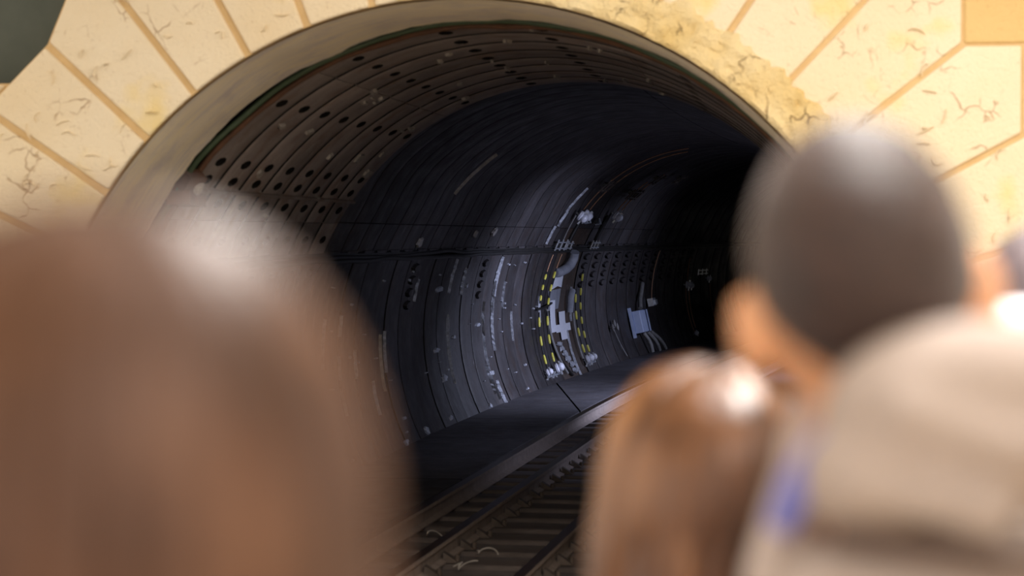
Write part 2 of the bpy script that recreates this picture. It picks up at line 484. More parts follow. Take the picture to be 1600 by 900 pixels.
pb.add(vs, [(i * (nr + 1) + j, i * (nr + 1) + j + 1, (i + 1) * (nr + 1) + j + 1, (i + 1) * (nr + 1) + j) for i in range(na) for j in range(nr)])
pb.build('plaster_band', M['roughcream'], wall_front, 40)

# curled chips of paint standing off the stone
random.seed(21)
fl = 0
for (a0, a1, r0, r1, n) in ((112, 152, 2.66, 3.35, 34), (20, 46, 2.85, 3.6, 22)):
    for k in range(n):
        a = random.uniform(a0, a1); r = random.uniform(r0, r1)
        x, z = pol(r, a); L = random.uniform(0.03, 0.11); d = random.uniform(0, math.pi); mb = MB()
        pts = []
        bend = random.uniform(-2.2, 2.2)
        for i in range(6):
            f = i / 5
            pts.append((x + L * (f - 0.5) * math.cos(d + bend * f * 0.6), z + L * (f - 0.5) * math.sin(d + bend * f * 0.6)))
        vs = []
        for i, (px, pz) in enumerate(pts):
            wv = 0.010 * math.sin(math.pi * (i + 0.3) / 5.6)
            nx, nz = -math.sin(d), math.cos(d)
            vs += [(px, YP - 0.002, AX + pz), (px + nx * wv, YP - 0.012 - wv * 0.8, AX + pz + nz * wv), (px + nx * wv * 1.5, YP - 0.004, AX + pz + nz * wv * 1.5)]
        mb.add(vs, [(3 * i + j, 3 * i + j + 1, 3 * i + j + 4, 3 * i + j + 3) for i in range(5) for j in range(2)])
        mb.build('paint_chip', M['cream'], wall_front)

# dark wall beyond the left edge of the arch stones, platform, ceiling, trackbed
mb = MB(); mb.box((-5.9, YP + 0.55, 3.25), (6.2, 0.2, 7.3)); mb.box((-2.495, YP + 0.55, 5.1), (0.61, 0.2, 3.6)); mb.box((0.905, YP + 0.55, 5.5), (6.19, 0.2, 2.8)); tag(mb.build('wall_left', M['green_wall']), 'dark green wall beyond the arch stones', kind='structure')
mb = MB(); mb.box((4.6, 4.2, PLAT - 0.1), (6.6, 16.6, 0.2)); mb.box((1.5, 4.2, 0.33), (0.3, 16.6, 1.04))
fp = mb.build('floor_platform', M['platform']); tag(fp, 'pale granite platform leading to the tunnel mouth', kind='structure')
mb = MB(); mb.box((5.4, YP + 0.22, 2.6), (5.2, 0.24, 6.0)); tag(mb.build('wall_right', M['ceiling']), 'plain cream wall right of the arch stones', kind='structure')
mb = MB(); mb.box((1.5, 4.0, 5.6), (13, 17.2, 0.2)); tag(mb.build('ceiling', M['ceiling']), 'cream ceiling above the platform', kind='structure')
mb = MB(); mb.box((-2.9, 4.0, -0.30), (8.5, 17.1, 0.2))
ys = [12.5 + 1.5 * i for i in range(46)]
for a, b in zip(ys[:-1], ys[1:]):
    vs = [(dl(a) - 2.5, a, -0.20), (dl(a) + 2.5, a, -0.20), (dl(b) + 2.5, b, -0.20), (dl(b) - 2.5, b, -0.20)]
    mb.add(vs + [(x, y, -0.4) for x, y, z in vs], [(0, 1, 2, 3), (7, 6, 5, 4), (0, 4, 5, 1), (2, 6, 7, 3)])
tag(mb.build('floor_trackbed', M['bed']), 'dirty dark trackbed inside the tunnel', kind='structure')

# ------------------------------------------------------------------ SETTING: tunnel lining
sh = MB(); ss = [13.6, 14.5] + [16 + 2.0 * i for i in range(46)]; n = 40
vs = [W(s, -40 + 260 * k / n, RP + 0.30) for s in ss for k in range(n + 1)]
sh.add(vs, [(i * (n + 1) + k, i * (n + 1) + k + 1, (i + 1) * (n + 1) + k + 1, (i + 1) * (n + 1) + k) for i in range(len(ss) - 1) for k in range(n)])
for s in (ss[0], ss[-1]):
    if s == ss[-1]:
        vs = [W(s, -40 + 260 * k / n, RP + 0.30) for k in range(n + 1)]
        sh.add(vs, [tuple(range(n + 1))])
    else:
        vs = [W(s, -40 + 260 * k / n, r) for k in range(n + 1) for r in (RP + 0.10, RP + 0.30)]
        sh.add(vs, [(2 * k, 2 * k + 1, 2 * k + 3, 2 * k + 2) for k in range(n)])
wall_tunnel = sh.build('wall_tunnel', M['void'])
tag(wall_tunnel, 'dark tunnel bore lined with iron rings', kind='structure')

def seg_mesh(name, wdt, th0, th1, rad, holes, mat, lip=0.03, taper=0.003, ramp=0.0, vs=3.0, gap=0.011):
    """one lining segment: wdt metres wide along the tunnel, from angle th0 down to th1; holes = [(angle, radius, kind)]"""
    mb = MB(); g = 0.022
    hr = max([h[1] for h in holes], default=0.04) * 1.2; hv = hr * vs
    sc = wdt * 0.5
    cols = [gap, gap + 0.02, sc - hv, sc + hv, wdt - gap - 0.02, wdt - gap]
    ths = set()
    nst = max(2, int(abs(th0 - th1) / 3.0))
    base = [th0 + (th1 - th0) * i / nst for i in range(nst + 1)]
    hz = []
    for (a, r, k) in holes:
        da = math.degrees(hr / rad); hz.append((a - da, a + da, a, r, k))
    for b in base:
        if not any(lo - 0.4 < b < hi + 0.4 for lo, hi, *_ in hz) or b in (th0, th1): ths.add(round(b, 4))
    for lo, hi, *_ in hz: ths.add(round(lo, 4)); ths.add(round(hi, 4))
    ths = sorted(ths)
    def P(th, s, r): return (r * math.cos(R(th)), s, AX + r * math.sin(R(th)))
    def rc(c):
        return rad + taper * (cols[c] / wdt - 0.5) + (0.006 if c in (0, 5) else 0.0)
    idx = {}
    for i, th in enumerate(ths):
        for c in range(6):
            s = cols[c]
            t2 = th
            idx[i, c] = len(mb.v); f_ = min(1.0, max(0.0, (th - 134.0) / 15.0)); mb.v.append(P(t2, s, rc(c) - ramp * f_ * f_ * (3 - 2 * f_)))
    for i in range(len(ths) - 1):
        hole = None
        for z in hz:
            if abs(z[0] - ths[i]) < 1e-3 and abs(z[1] - ths[i + 1]) < 1e-3: hole = z
        for c in range(5):
            if hole and c == 2: continue
            mb.f.append((idx[i, c], idx[i, c + 1], idx[i + 1, c + 1], idx[i + 1, c])); mb.mi.append(0)
        if hole:
            _, _, a, r, kind = hole
            tc, sm = a, sc; rr = rad
            def Q(u, v, dep): return P(tc + math.degrees(u / rad), sm + v * vs, rad + taper * (sm + v * vs) / wdt - taper / 2 + dep)
            sq = [idx[i, 2], None, idx[i, 3], None, idx[i + 1, 3], None, idx[i + 1, 2], None]
            mids = [(-hr, 0), (0, hr), (hr, 0), (0, -hr)]
            for q in range(4):
                mb.v.append(Q(mids[q][0], mids[q][1], 0)); sq[2 * q + 1] = len(mb.v) - 1
            def octo(rad_, dep, du=0.0):
                b0 = len(mb.v)
                for q in range(8):
                    an = -135 + 45 * q     # matches the order of sq in (u, v)
                    mb.v.append(Q(rad_ * math.sin(R(an)) + du, rad_ * math.cos(R(an)), dep))
                return [b0 + q for q in range(8)]
            # order of sq: (-u,-v) (-u,0) (-u,+v) (0,+v) (+u,+v) (+u,0) (+u,-v) (0,-v)
            def octo2(rad_, dep, du=0.0):
                b0 = len(mb.v)
                for (u, v) in ((-1, -1), (-1, 0), (-1, 1), (0, 1), (1, 1), (1, 0), (1, -1), (0, -1)):
                    l = math.hypot(u, v); mb.v.append(Q(rad_ * u / l + du, rad_ * v / l, dep))
                return [b0 + q for q in range(8)]
            rings = [sq, octo2(r, 0)]
            if kind == 'plug':
                rings += [octo2(r * 0.97, 0.05), octo2(r * 0.80, 0.05, -0.004), octo2(r * 0.76, -0.035, -0.004)]
            else:
                rings += [octo2(r * 0.92, 0.055)]
            for lv, (A, B) in enumerate(zip(rings[:-1], rings[1:])):
                for q in range(8):
                    mb.f.append((A[q], A[(q + 1) % 8], B[(q + 1) % 8], B[q])); mb.mi.append(1 if lv in (1, 2) else 0)  # pocket walls and plug grooves get the painted shade
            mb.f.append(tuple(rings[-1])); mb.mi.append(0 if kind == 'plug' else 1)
    # end faces of the segment (joints along the tunnel)
    for th in (ths[0], ths[-1]):
        i = ths.index(th); b0 = len(mb.v)
        for c in range(6): mb.v.append(P(th, cols[c], rad + 0.14))
        for c in range(5):
            mb.f.append((idx[i, c], idx[i, c + 1], b0 + c + 1, b0 + c)); mb.mi.append(0)
    # side faces, painted black for the shade in the ring joints
    for c in (0, 5):
        b0 = len(mb.v)
        for i, th in enumerate(ths): mb.v.append(P(th, cols[c], rad + 0.14))
        for i in range(len(ths) - 1):
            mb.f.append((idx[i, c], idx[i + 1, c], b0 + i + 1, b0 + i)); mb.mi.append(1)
    for fi, f in enumerate(mb.f):          # let every visible face look towards the tunnel axis
        a, b, c_ = (Vector(mb.v[f[0]]), Vector(mb.v[f[1]]), Vector(mb.v[f[2]]))
        nv = (b - a).cross(c_ - a)
        inw = Vector((-a.x, 0, AX - a.z))
        if nv.dot(inw) < 0: mb.f[fi] = tuple(reversed(f))
    return mb.mesh(name, [mat, M['recess_shade']], 28, False)

def put_seg(me, s, wdt, dr=0.0):
    o = bpy.data.objects.new('lining_segment', me)
    sm = s + wdt / 2
    a = head_ang(sm)
    o.location = (dl(sm) + math.sin(-a) * wdt / 2, s, 0)
    o.rotation_euler = (0, 0, -a)
    return link(o, wall_tunnel)

LEDGE_T, LEDGE_B, FOOT = 157.0, 159.3, 209.0
H = 'hole'
WN = 0.70
n_low = seg_mesh('near_low', WN, LEDGE_B, FOOT, RP, [(161.2, 0.042, H)], M['lining_near'], gap=0.016, taper=0.011)
n_a = seg_mesh('near_a', WN, 150.15, LEDGE_T, RP, [(153.9, 0.042, H)], M['lining_near'], gap=0.016, taper=0.011)
n_b = seg_mesh('near_b', WN, 144.9, 150.0, RP, [(147.0, 0.042, H)], M['lining_near'], gap=0.016, taper=0.011)
n_c = seg_mesh('near_c', WN, 118.2, 144.3, RP, [(142.75, 0.042, H), (139.3, 0.042, H), (126.2, 0.044, H)], M['lining_near'], gap=0.016, taper=0.011)
n_d = seg_mesh('near_d', WN, 72.0, 118.0, RP, [(112.5, 0.04, H), (98.5, 0.05, H), (84.0, 0.05, H)], M['lining_near'], gap=0.016, taper=0.011)
n_e = seg_mesh('near_e', WN, -28.0, 71.8, RP, [(62, 0.05, H), (48, 0.05, H), (30, 0.05, H)], M['lining_near'], gap=0.016, taper=0.011)
s = 14.15
random.seed(5)
for k in range(8):
    for me in (n_low, n_a, n_b, n_c, n_d, n_e): put_seg(me, s, WN)
    s += WN
WF = 0.727
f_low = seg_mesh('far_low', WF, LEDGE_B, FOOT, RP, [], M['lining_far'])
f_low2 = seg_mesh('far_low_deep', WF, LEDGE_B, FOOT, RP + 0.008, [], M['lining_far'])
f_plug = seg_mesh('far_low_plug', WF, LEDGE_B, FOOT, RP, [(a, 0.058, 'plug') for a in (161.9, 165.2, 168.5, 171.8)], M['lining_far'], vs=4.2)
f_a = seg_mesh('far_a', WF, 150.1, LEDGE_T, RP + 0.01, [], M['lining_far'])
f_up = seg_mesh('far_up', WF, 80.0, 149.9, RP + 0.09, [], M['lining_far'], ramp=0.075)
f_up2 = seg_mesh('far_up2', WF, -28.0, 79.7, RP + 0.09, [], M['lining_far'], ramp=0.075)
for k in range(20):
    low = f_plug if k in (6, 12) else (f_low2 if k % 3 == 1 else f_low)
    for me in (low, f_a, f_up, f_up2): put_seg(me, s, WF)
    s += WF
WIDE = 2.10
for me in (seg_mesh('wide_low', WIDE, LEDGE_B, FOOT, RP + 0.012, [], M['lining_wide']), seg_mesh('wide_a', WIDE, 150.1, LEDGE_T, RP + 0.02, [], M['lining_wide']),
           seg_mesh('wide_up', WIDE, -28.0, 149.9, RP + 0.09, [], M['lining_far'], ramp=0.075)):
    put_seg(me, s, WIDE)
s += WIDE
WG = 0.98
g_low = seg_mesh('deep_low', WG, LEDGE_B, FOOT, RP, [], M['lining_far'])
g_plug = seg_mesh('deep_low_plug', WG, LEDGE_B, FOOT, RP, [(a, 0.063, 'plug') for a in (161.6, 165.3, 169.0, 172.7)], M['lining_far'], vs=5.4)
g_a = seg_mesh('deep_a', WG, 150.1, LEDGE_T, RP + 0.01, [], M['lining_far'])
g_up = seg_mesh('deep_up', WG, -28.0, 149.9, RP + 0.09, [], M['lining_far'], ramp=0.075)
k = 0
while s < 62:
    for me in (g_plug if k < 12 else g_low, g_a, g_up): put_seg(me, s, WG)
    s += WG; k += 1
# flange rib that runs along the near rings
mb = MB()
vs = []
for s_ in [14.15 + 0.35 * i for i in range(17)]:
    for (th, r) in ((144.35, RP + 0.02), (144.35, RP - 0.028), (144.85, RP - 0.028), (144.85, RP + 0.02)):
        vs.append(W(s_, th, r))
mb.add(vs, [(4 * i + q, 4 * i + q + 1, 4 * i + q + 5, 4 * i + q + 4) for i in range(16) for q in range(3)])
mb.build('joint_flange', M['lining_near'], wall_tunnel)

# white mineral crusts and peeled flakes on the rings
random.seed(12)
def patch(name, pts, mat, off=0.006):
    """thin irregular crust on the wall from (s, angle) outline points"""
    mb = MB(); cs = sum(p[0] for p in pts) / len(pts); ct = sum(p[1] for p in pts) / len(pts); n = len(pts)
    vs = [W(a, b, RP + 0.004) for a, b in pts]
    vs += [W(cs + (a - cs) * 0.85, ct + (b - ct) * 0.85, RP - off - 0.016) for a, b in pts] + [W(cs, ct, RP - off - 0.020)]
    fs = [(i, (i + 1) % n, n + (i + 1) % n, n + i) for i in range(n)] + [(n + i, n + (i + 1) % n, 2 * n) for i in range(n)]
    mb.add(vs, fs)
    return mb.build(name, mat, wall_tunnel)
def blob(s, th, ds, dth, mat, n=11):
    pts = []
    for i in range(n):
        a = 2 * math.pi * i / n; k = random.uniform(0.55, 1.15)
        pts.append((s + ds * math.cos(a) * k, th + dth * math.sin(a) * k))
    return patch('peeled_flake', pts, mat)
def streak(s, th0, th1, wd, mat, n=20):
    L = []; Rr = []
    for i in range(n + 1):
        th = th0 + (th1 - th0) * i / n
        c = s + 0.03 * noise.noise(Vector((th * 0.5, s, 0))); ww = wd * max(0.12, 0.55 + 0.9 * noise.noise(Vector((th * 1.1, s * 3, 7)))) * math.sin(math.pi * (i + 0.5) / (n + 1)) ** 0.4
        L.append((c - ww / 2, th)); Rr.append((c + ww / 2, th))
    mb = MB()
    vs = []
    for a, b in zip(L, Rr): vs += [W(a[0], a[1], RP + 0.004), W((a[0] + b[0]) / 2, a[1], RP - 0.030), W(b[0], b[1], RP + 0.004)]
    mb.add(vs, [(3 * i + j, 3 * i + j + 1, 3 * i + j + 4, 3 * i + j + 3) for i in range(n) for j in range(2)])
    return mb.build('mineral_streak', mat, wall_tunnel)
streak(30.05, 160, 173, 0.30, M['crust'])
streak(30.0, 173, 190, 0.10, M['crust'])
streak(29.35, 174, 205, 0.05, M['crust'])
streak(27.0, 176, 196, 0.05, M['crust'])
streak(26.9, 160, 170, 0.12, M['crust'])
streak(27.7, 163, 171, 0.12, M['crust'])
streak(29.65, 199, 208, 0.22, M['crust'])
streak(23.2, 178, 192, 0.02, M['flake'])
streak(33.2, 143, 149, 0.12, M['crust'])
streak(33.0, 149, 156, 0.05, M['crust'])
streak(33.1, 132, 143, 0.03, M['crust'])
streak(24.4, 125, 140, 0.05, M['flake'])
streak(36.2, 173, 186, 0.06, M['crust'])
random.seed(77)
for k in range(46):
    blob(random.uniform(20.5, 33.5), random.uniform(161, 206), random.uniform(0.03, 0.09), random.uniform(0.15, 0.5), M['crust'], 8)
for k in range(16):
    a = random.uniform(19.75, 34); b = random.uniform(161, 196); streak(19.75 + 0.727 * round((a - 19.75) / 0.727) + 0.03, b, b + random.uniform(4, 12), random.uniform(0.02, 0.06), M['crust'], 12)
for k in range(26):
    blob(random.uniform(14.4, 19.5), random.uniform(70, 156), random.uniform(0.04, 0.13), random.uniform(0.3, 0.9), M['flake'], 9)
for (a, b, c, d) in ((26.3, 168.5, .22, 1.0), (26.3, 185.5, .2, 1.1), (26.5, 193.5, .17, 1.3), (29.0, 181, .16, .7), (29.4, 196.5, .22, 1.2), (27.4, 183, .1, .6), (28.0, 168.5, .06, .8),
                     (24.2, 155, .14, 1.6), (27.4, 152.5, .1, 1.6), (28.6, 151.5, .14, 1.5), (23.4, 205.5, .12, 1.0), (24.6, 205.0, .12, 1.2), (26.1, 204.5, .1, 1.0), (28.6, 205.5, .1, .9),
                     (17.9, 108, .1, .8), (18.5, 134, .14, 1.4), (16.2, 118, .08, .7), (16.9, 155, .1, .9), (19.4, 137.5, .16, 1.8), (16.0, 105, .09, .6), (17.6, 98, .2, .5), (18.9, 92, .22, .5), (18.6, 78, .22, .5)):
    blob(a, b, c, d, M['crust'] if a > 20 and b > 157 else M['flake'])

# ------------------------------------------------------------------ bench along the wall foot
def bench_x(s): return track_x(s) - 0.73 - 0.06
bench = MB()
ss = [13.8 + 0.98 * i for i in range(46)]
vs = []
for s_ in ss:
    xl, xr = W(s_, 206.5).x - 0.05, bench_x(s_)
    vs += [(xl, s_, -0.035), (xr - 0.02, s_, -0.035), (xr - 0.02, s_, -0.25)]
bench.add(vs, [(3 * i + j, 3 * i + j + 1, 3 * i + j + 4, 3 * i + j + 3) for i in range(len(ss) - 1) for j in range(2)])
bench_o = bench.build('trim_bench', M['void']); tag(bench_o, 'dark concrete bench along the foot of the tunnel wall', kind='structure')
def slab(s0, s1, skew0=0.0, skew1=0.0, mat='concrete'):
    mb = MB(); n = 12; vs = []
    for i in range(n + 1):
        f = i / n
        a = s0 + (s1 - s0) * f
        
        xl = W(a, 206.3).x; xr = bench_x(a)
        sr = a + skew0 * (1 - f) + skew1 * f
        xr = bench_x(sr)
        vs += [(xl, a, 0.005), (xr, sr, 0.005), (xr, sr, -0.24)]
    mb.add(vs, [(3 * i + j, 3 * i + j + 1, 3 * i + j + 4, 3 * i + j + 3) for i in range(n) for j in range(2)])
    return mb.build('bench_slab', M[mat], bench_o)
slab(13.8, 20.2); slab(20.23, 27.0); slab(27.03, 33.6, 0, -5.4); slab(33.72, 41, -5.4, 0); slab(41.05, 50); slab(50.05, 58)

# ------------------------------------------------------------------ track
def rail(name, off, label, topw=0.085, h=0.16, z=0.0, s_to=58.0):
    prof = [(-topw / 2, 0.0), (topw / 2, 0.0), (topw / 2 + 0.002, -0.03), (0.010, -0.05), (0.010, -h + 0.03), (0.062, -h + 0.012), (0.062, -h), (-0.062, -h), (-0.062, -h + 0.012), (-0.010, -h + 0.03), (-0.010, -0.05), (-topw / 2 - 0.002, -0.03)]
    ss = [2.0 + 1.0 * i for i in range(int(s_to) - 1)]
    n = len(prof); root = empty(name, (track_x(14) + off, 14, z - h))
    mb = MB(); vs = []
    ox, oy, oz = root.location
    for s_ in ss:
        x = track_x(s_) + off
        vs += [(x + p[0] - ox, s_ - oy, z + p[1] - oz) for p in prof]
    fs = []; mi = []
    mb.v = vs
    for i in range(len(ss) - 1):
        for k in range(n):
            mb.f.append((i * n + k, i * n + (k + 1) % n, (i + 1) * n + (k + 1) % n, (i + 1) * n + k)); mb.mi.append(1 if k == 0 else 0)
    mb.build('rail_body', [M['railside'], M['railtop']], root)
    tag(root, label, 'rail')
    return root
rails = [rail('running_rail', -0.73, 'rusty running rail nearest the dark wall bench'),
         rail('conductor_rail', -0.150, 'middle rail with brackets lying between the two running rails'),
         rail('running_rail', 0.73, 'running rail farthest from the wall bench, partly behind the long honey-brown hair')]
cm = MB()
cm.add([(0.0, -0.07, 0), (0.12, -0.07, 0), (0.12, 0.07, 0), (0.0, 0.07, 0), (0.0, -0.045, 0.075), (0.035, -0.04, 0.055), (0.035, 0.04, 0.055), (0.0, 0.045, 0.075)],
       [(0, 1, 2, 3), (4, 7, 6, 5), (0, 4, 5, 1), (1, 5, 6, 2), (2, 6, 7, 3), (3, 7, 4, 0)])
cm.lathe([(0.02, 0.0), (0.02, 0.05), (0.012, 0.055)], (0.105, 0, 0.0), seg=6)
chair_me = cm.mesh('rail_chair', M['chair'])
sl_me = None
for i in range(26):
    s_ = 13.4 + 0.68 * i
    if sl_me is None:
        b = MB(); b.box((0, 0, 0), (2.15, 0.25, 0.13)); sl_me = b.mesh('sleeper', M['timber'])
    o = bpy.data.objects.new('sleeper', sl_me); link(o)
    o.location = (track_x(s_) + 0.03 * math.sin(i * 2.1), s_, -0.228); o.rotation_euler = (0, 0, -0.045 + 0.012 * math.sin(i * 1.7))
    m = o.modifiers.new('bevel', 'BEVEL'); m.width = 0.012; m.segments = 1
    tag(o, 'dark timber sleeper crossing under the rails', 'sleeper', 'timber sleepers under the track')
    for rr, off, sides in ((rails[0], -0.73, ()), (rails[1], -0.15, (1,)), (rails[2], 0.73, (1, -1))):
        for sd in sides:
            c = bpy.data.objects.new('rail_chair', chair_me); link(c, rr)
            c.location = Vector((track_x(s_) + off + sd * 0.03, s_, -0.158)) - Vector(rr.location)
            c.rotation_euler = (0, 0, 0 if sd > 0 else math.pi)
random.seed(4)
for i, (x, y, lab) in enumerate(((track_x(15.9) + 0.08, 15.8, 'curled pale cable scrap lying beside the middle rail'), (track_x(16.9) + 0.10, 16.46, 'short frayed cable end sticking up by the middle rail'),
                                 (track_x(17.4) - 0.47, 17.4, 'small looped wire scrap between wall-side rail and middle rail'))):
    mb = MB(); pts = []
    for k in range(14):
        f = k / 13; pts.append((0.16 * (f - 0.5) + 0.04 * math.sin(f * 7 + i), 0.08 * math.cos(f * 6 + i * 2), 0.004 + 0.05 * abs(math.sin(f * 5 + i))))
    mb.tube(pts, 0.006, 6); o = mb.build('cable_scrap', M['flake'], None, 60, (x, y, -0.162)); tag(o, lab, 'cable scrap')
random.seed(14)
for i, (x, y, c) in enumerate(((1.16, 15.1, 'whitish stone chip beside the rail farthest from the bench, nearest the photographer'), (1.18, 16.46, 'pale rubble lump beside the rail farthest from the bench, deeper in'), (-0.45, 14.42, 'flat grey rubble lump between bench and middle rail'))):
    mb = MB(); mb.ellipsoid((0, 0, 0.03), (0.07, 0.05, 0.035), nu=9, nv=6)
    mb.v = [tuple(Vector(v) * (1 + 0.35 * noise.noise(Vector(v) * 30 + Vector((i * 5, 0, 0))))) for v in mb.v]
    o = mb.build('rubble_lump', M['flake'], None, None, (track_x(y) + x, y, -0.20)); tag(o, c, 'rubble')

# ------------------------------------------------------------------ tunnel equipment
def arc(s0, s1, t0, t1, r, n=24):
    return [W(s0 + (s1 - s0) * i / n, t0 + (t1 - t0) * i / n, r) for i in range(n + 1)]
def thing(name, loc, label, cat, group=None):
    return tag(empty(name, loc), label, cat, group)
def part(mb, name, mats, root, smooth=40):
    l = Vector(root.location); mb.v = [tuple(Vector(v) - l) for v in mb.v]
    return mb.build(name, mats, root, smooth)

def striped_cable(s0, s1, t0, t1, label, stripe=0.155):
    root = thing('striped_cable', W(s1, t1, 2.54), label, 'cable', 'yellow and black striped cables beside the painted number')
    pts = arc(s0, s1, t0, t1, 2.535, 60)
    mb = MB(); mb.tube(pts, 0.013, 8); part(mb, 'core', M['black'], root)
    L = sum((pts[i + 1] - pts[i]).length for i in range(60)); n = max(3, int(L / (stripe * 1.55)))
    for k in range(n):
        a = t0 + (t1 - t0) * (k + 0.25) / n; b = t0 + (t1 - t0) * (k + 0.78) / n
        sa = s0 + (s1 - s0) * (k + 0.25) / n; sb = s0 + (s1 - s0) * (k + 0.78) / n
        mb = MB(); mb.tube(arc(sa, sb, a, b, 2.535, 6), [0.012, 0.018, 0.020, 0.020, 0.020, 0.018, 0.012], 8)
        part(mb, 'yellow_sleeve', M['yellow'], root)
    return root
striped_cable(33.55, 33.35, 166, 177.3, 'striped cable left of the painted number, upper length, leftmost')
striped_cable(33.30, 33.15, 180.5, 200.6, 'striped cable left of the painted number, lower length, leftmost')
striped_cable(34.28, 34.0, 165, 179.4, 'striped cable close left of the painted number, upper length')
striped_cable(33.98, 33.82, 180.6, 200.6, 'striped cable close left of the painted number, lower length')
striped_cable(36.35, 36.5, 174.0, 200.4, 'shorter striped cable just right of the painted number')
striped_cable(36.75, 36.92, 166.5, 200.4, 'longer striped cable farther right of the painted number')

def wire(s0, s1, t0, t1, r, label, mat='copper', rad=0.011, grp='wires running up the tunnel wall'):
    mb = MB(); mb.tube(arc(s0, s1, t0, t1, r, 40), rad, 7)
    o = mb.build('wall_wire', M[mat], None, 60); tag(o, label, 'wire', grp); return o
wire(33.62, 33.55, 159.6, 166, 2.535, 'copper wire end above the leftmost striped cable')
wire(34.36, 34.28, 159.6, 165, 2.535, 'copper wire end above the second striped cable')
wire(34.35, 33.9, 141.5, 96, 2.58, 'long copper wire arching up from the left pair of insulators, outer one')
wire(34.75, 34.45, 141.0, 98, 2.56, 'long copper wire arching up from the left pair of insulators, inner one')
wire(37.3, 37.2, 140.8, 124, 2.56, 'copper wire rising from the right pair of insulators, left one')
wire(37.7, 37.6, 140.4, 118, 2.56, 'copper wire rising from the right pair of insulators, right one')
wire(34.2, 34.0, 156, 144, 2.57, 'pale wire between the lattice bracket and left insulators', 'greycable', 0.012)
wire(34.9, 34.9, 155.5, 142, 2.60, 'dark cable climbing from the ledge to the left insulators', 'darkcable', 0.035)
wire(37.2, 37.1, 155.5, 144, 2.60, 'dark cable climbing from the ledge to the right insulators', 'darkcable', 0.035)
wire(47.45, 47.6, 164, 177, 2.54, 'wire above the farthest insulators')
wire(47.45, 47.5, 179, 202, 2.54, 'left wire hanging below the farthest insulators')
wire(47.8, 47.8, 179, 200, 2.54, 'right wire hanging below the farthest insulators')
wire(50.2, 50.2, 179, 198, 2.54, 'faint wire on the wall beyond the farthest insulators')
wire(39.8, 40.2, 192.5, 205, 2.575, 'thin grey cable hanging from the three-way clamp', 'greycable', 0.012)
wire(44.0, 43.9, 160, 183, 2.57, 'thin wire coming down to the pale wall box', 'copper', 0.012)

def insulator(s, th, label, k=1.0, grp='porcelain insulators on the tunnel wall', tilt=0.0):
    p = W(s, th, RP - 0.005); c = W(s, th, 0.001); n = (c - p).normalized()
    root = thing('porcelain_insulator', p, label, 'insulator', grp)
    mb = MB(); mb.lathe([(0.012 * k, 0), (0.012 * k, 0.05 * k)], p, n); part(mb, 'pin', M['galv'], root)
    mb = MB(); mb.lathe([(0.03 * k, 0.03 * k), (0.062 * k, 0.045 * k), (0.066 * k, 0.07 * k), (0.04 * k, 0.085 * k), (0.056 * k, 0.10 * k), (0.056 * k, 0.125 * k), (0.03 * k, 0.15 * k), (0.012 * k, 0.155 * k)], p, n, 18)
    part(mb, 'porcelain_body', M['porcelain'], root, 50)
    mb = MB(); t = (W(s, th + 1) - p).normalized()
    mb.bar(p + n * 0.10 * k - t * 0.08 * k, p + n * 0.10 * k + t * 0.10 * k, 0.02 * k, 0.02 * k); part(mb, 'clamp', M['galv'], root)
    return root
insulator(34.05, 143.3, 'large white insulator at top left of the upper insulator group', 1.35)
insulator(34.35, 142.5, 'large white insulator second from left in the upper group', 1.35)
insulator(34.75, 143.0, 'smaller white insulator third from left in the upper group', 1.0)
insulator(37.15, 142.3, 'bright white insulator on the right of the upper group', 1.35)
insulator(37.5, 142.8, 'smaller white insulator at the far right of the upper group', 1.1)
insulator(33.1, 202.0, 'white insulator at the foot of the leftmost striped cable', 0.9)
insulator(33.82, 201.6, 'white insulator at the foot of the second striped cable', 1.25)
insulator(36.5, 201.7, 'round white insulator at the foot of the shorter right striped cable', 1.2)
insulator(36.95, 201.6, 'round white insulator at the foot of the longer right striped cable', 1.0)
insulator(47.45, 177.8, 'white insulator deep in the tunnel, left of a far pair', 1.3)
insulator(47.85, 178.4, 'white insulator deep in the tunnel, right of a far pair', 1.1)
insulator(49.9, 175.6, 'faint small insulator deepest in the tunnel', 1.0)
insulator(47.6, 202.8, 'small far insulator at the wall foot, just above the honey-brown hair', 0.8)


def switch_clamp(s, th, label):
    p = W(s, th); n = (W(s, th, 0.01) - p).normalized(); t = (W(s, th + 1) - p).normalized(); y = Vector((0, 1, 0))
    m = Matrix((y, t, n)).transposed()
    root = thing('terminal_clamp', p, label, 'clamp', 'steel clamps under the upper insulators')
    mb = MB(); mb.box(p + n * 0.02, (0.16, 0.10, 0.04), m); part(mb, 'back_plate', M['darkcable'], root)
    for q in (-0.05, 0.05):
        mb = MB(); mb.tube([p + y * q + n * 0.03 - t * 0.06, p + y * q + n * 0.10, p + y * q + n * 0.03 + t * 0.06], 0.016, 8); part(mb, 'strap', M['galv'], root)
    return root
switch_clamp(34.95, 145.8, 'square steel clamp below the left insulators')
switch_clamp(35.25, 145.9, 'narrow steel clamp between the two insulator groups, left one')
switch_clamp(36.25, 146.3, 'narrow steel clamp between the two insulator groups, right one')

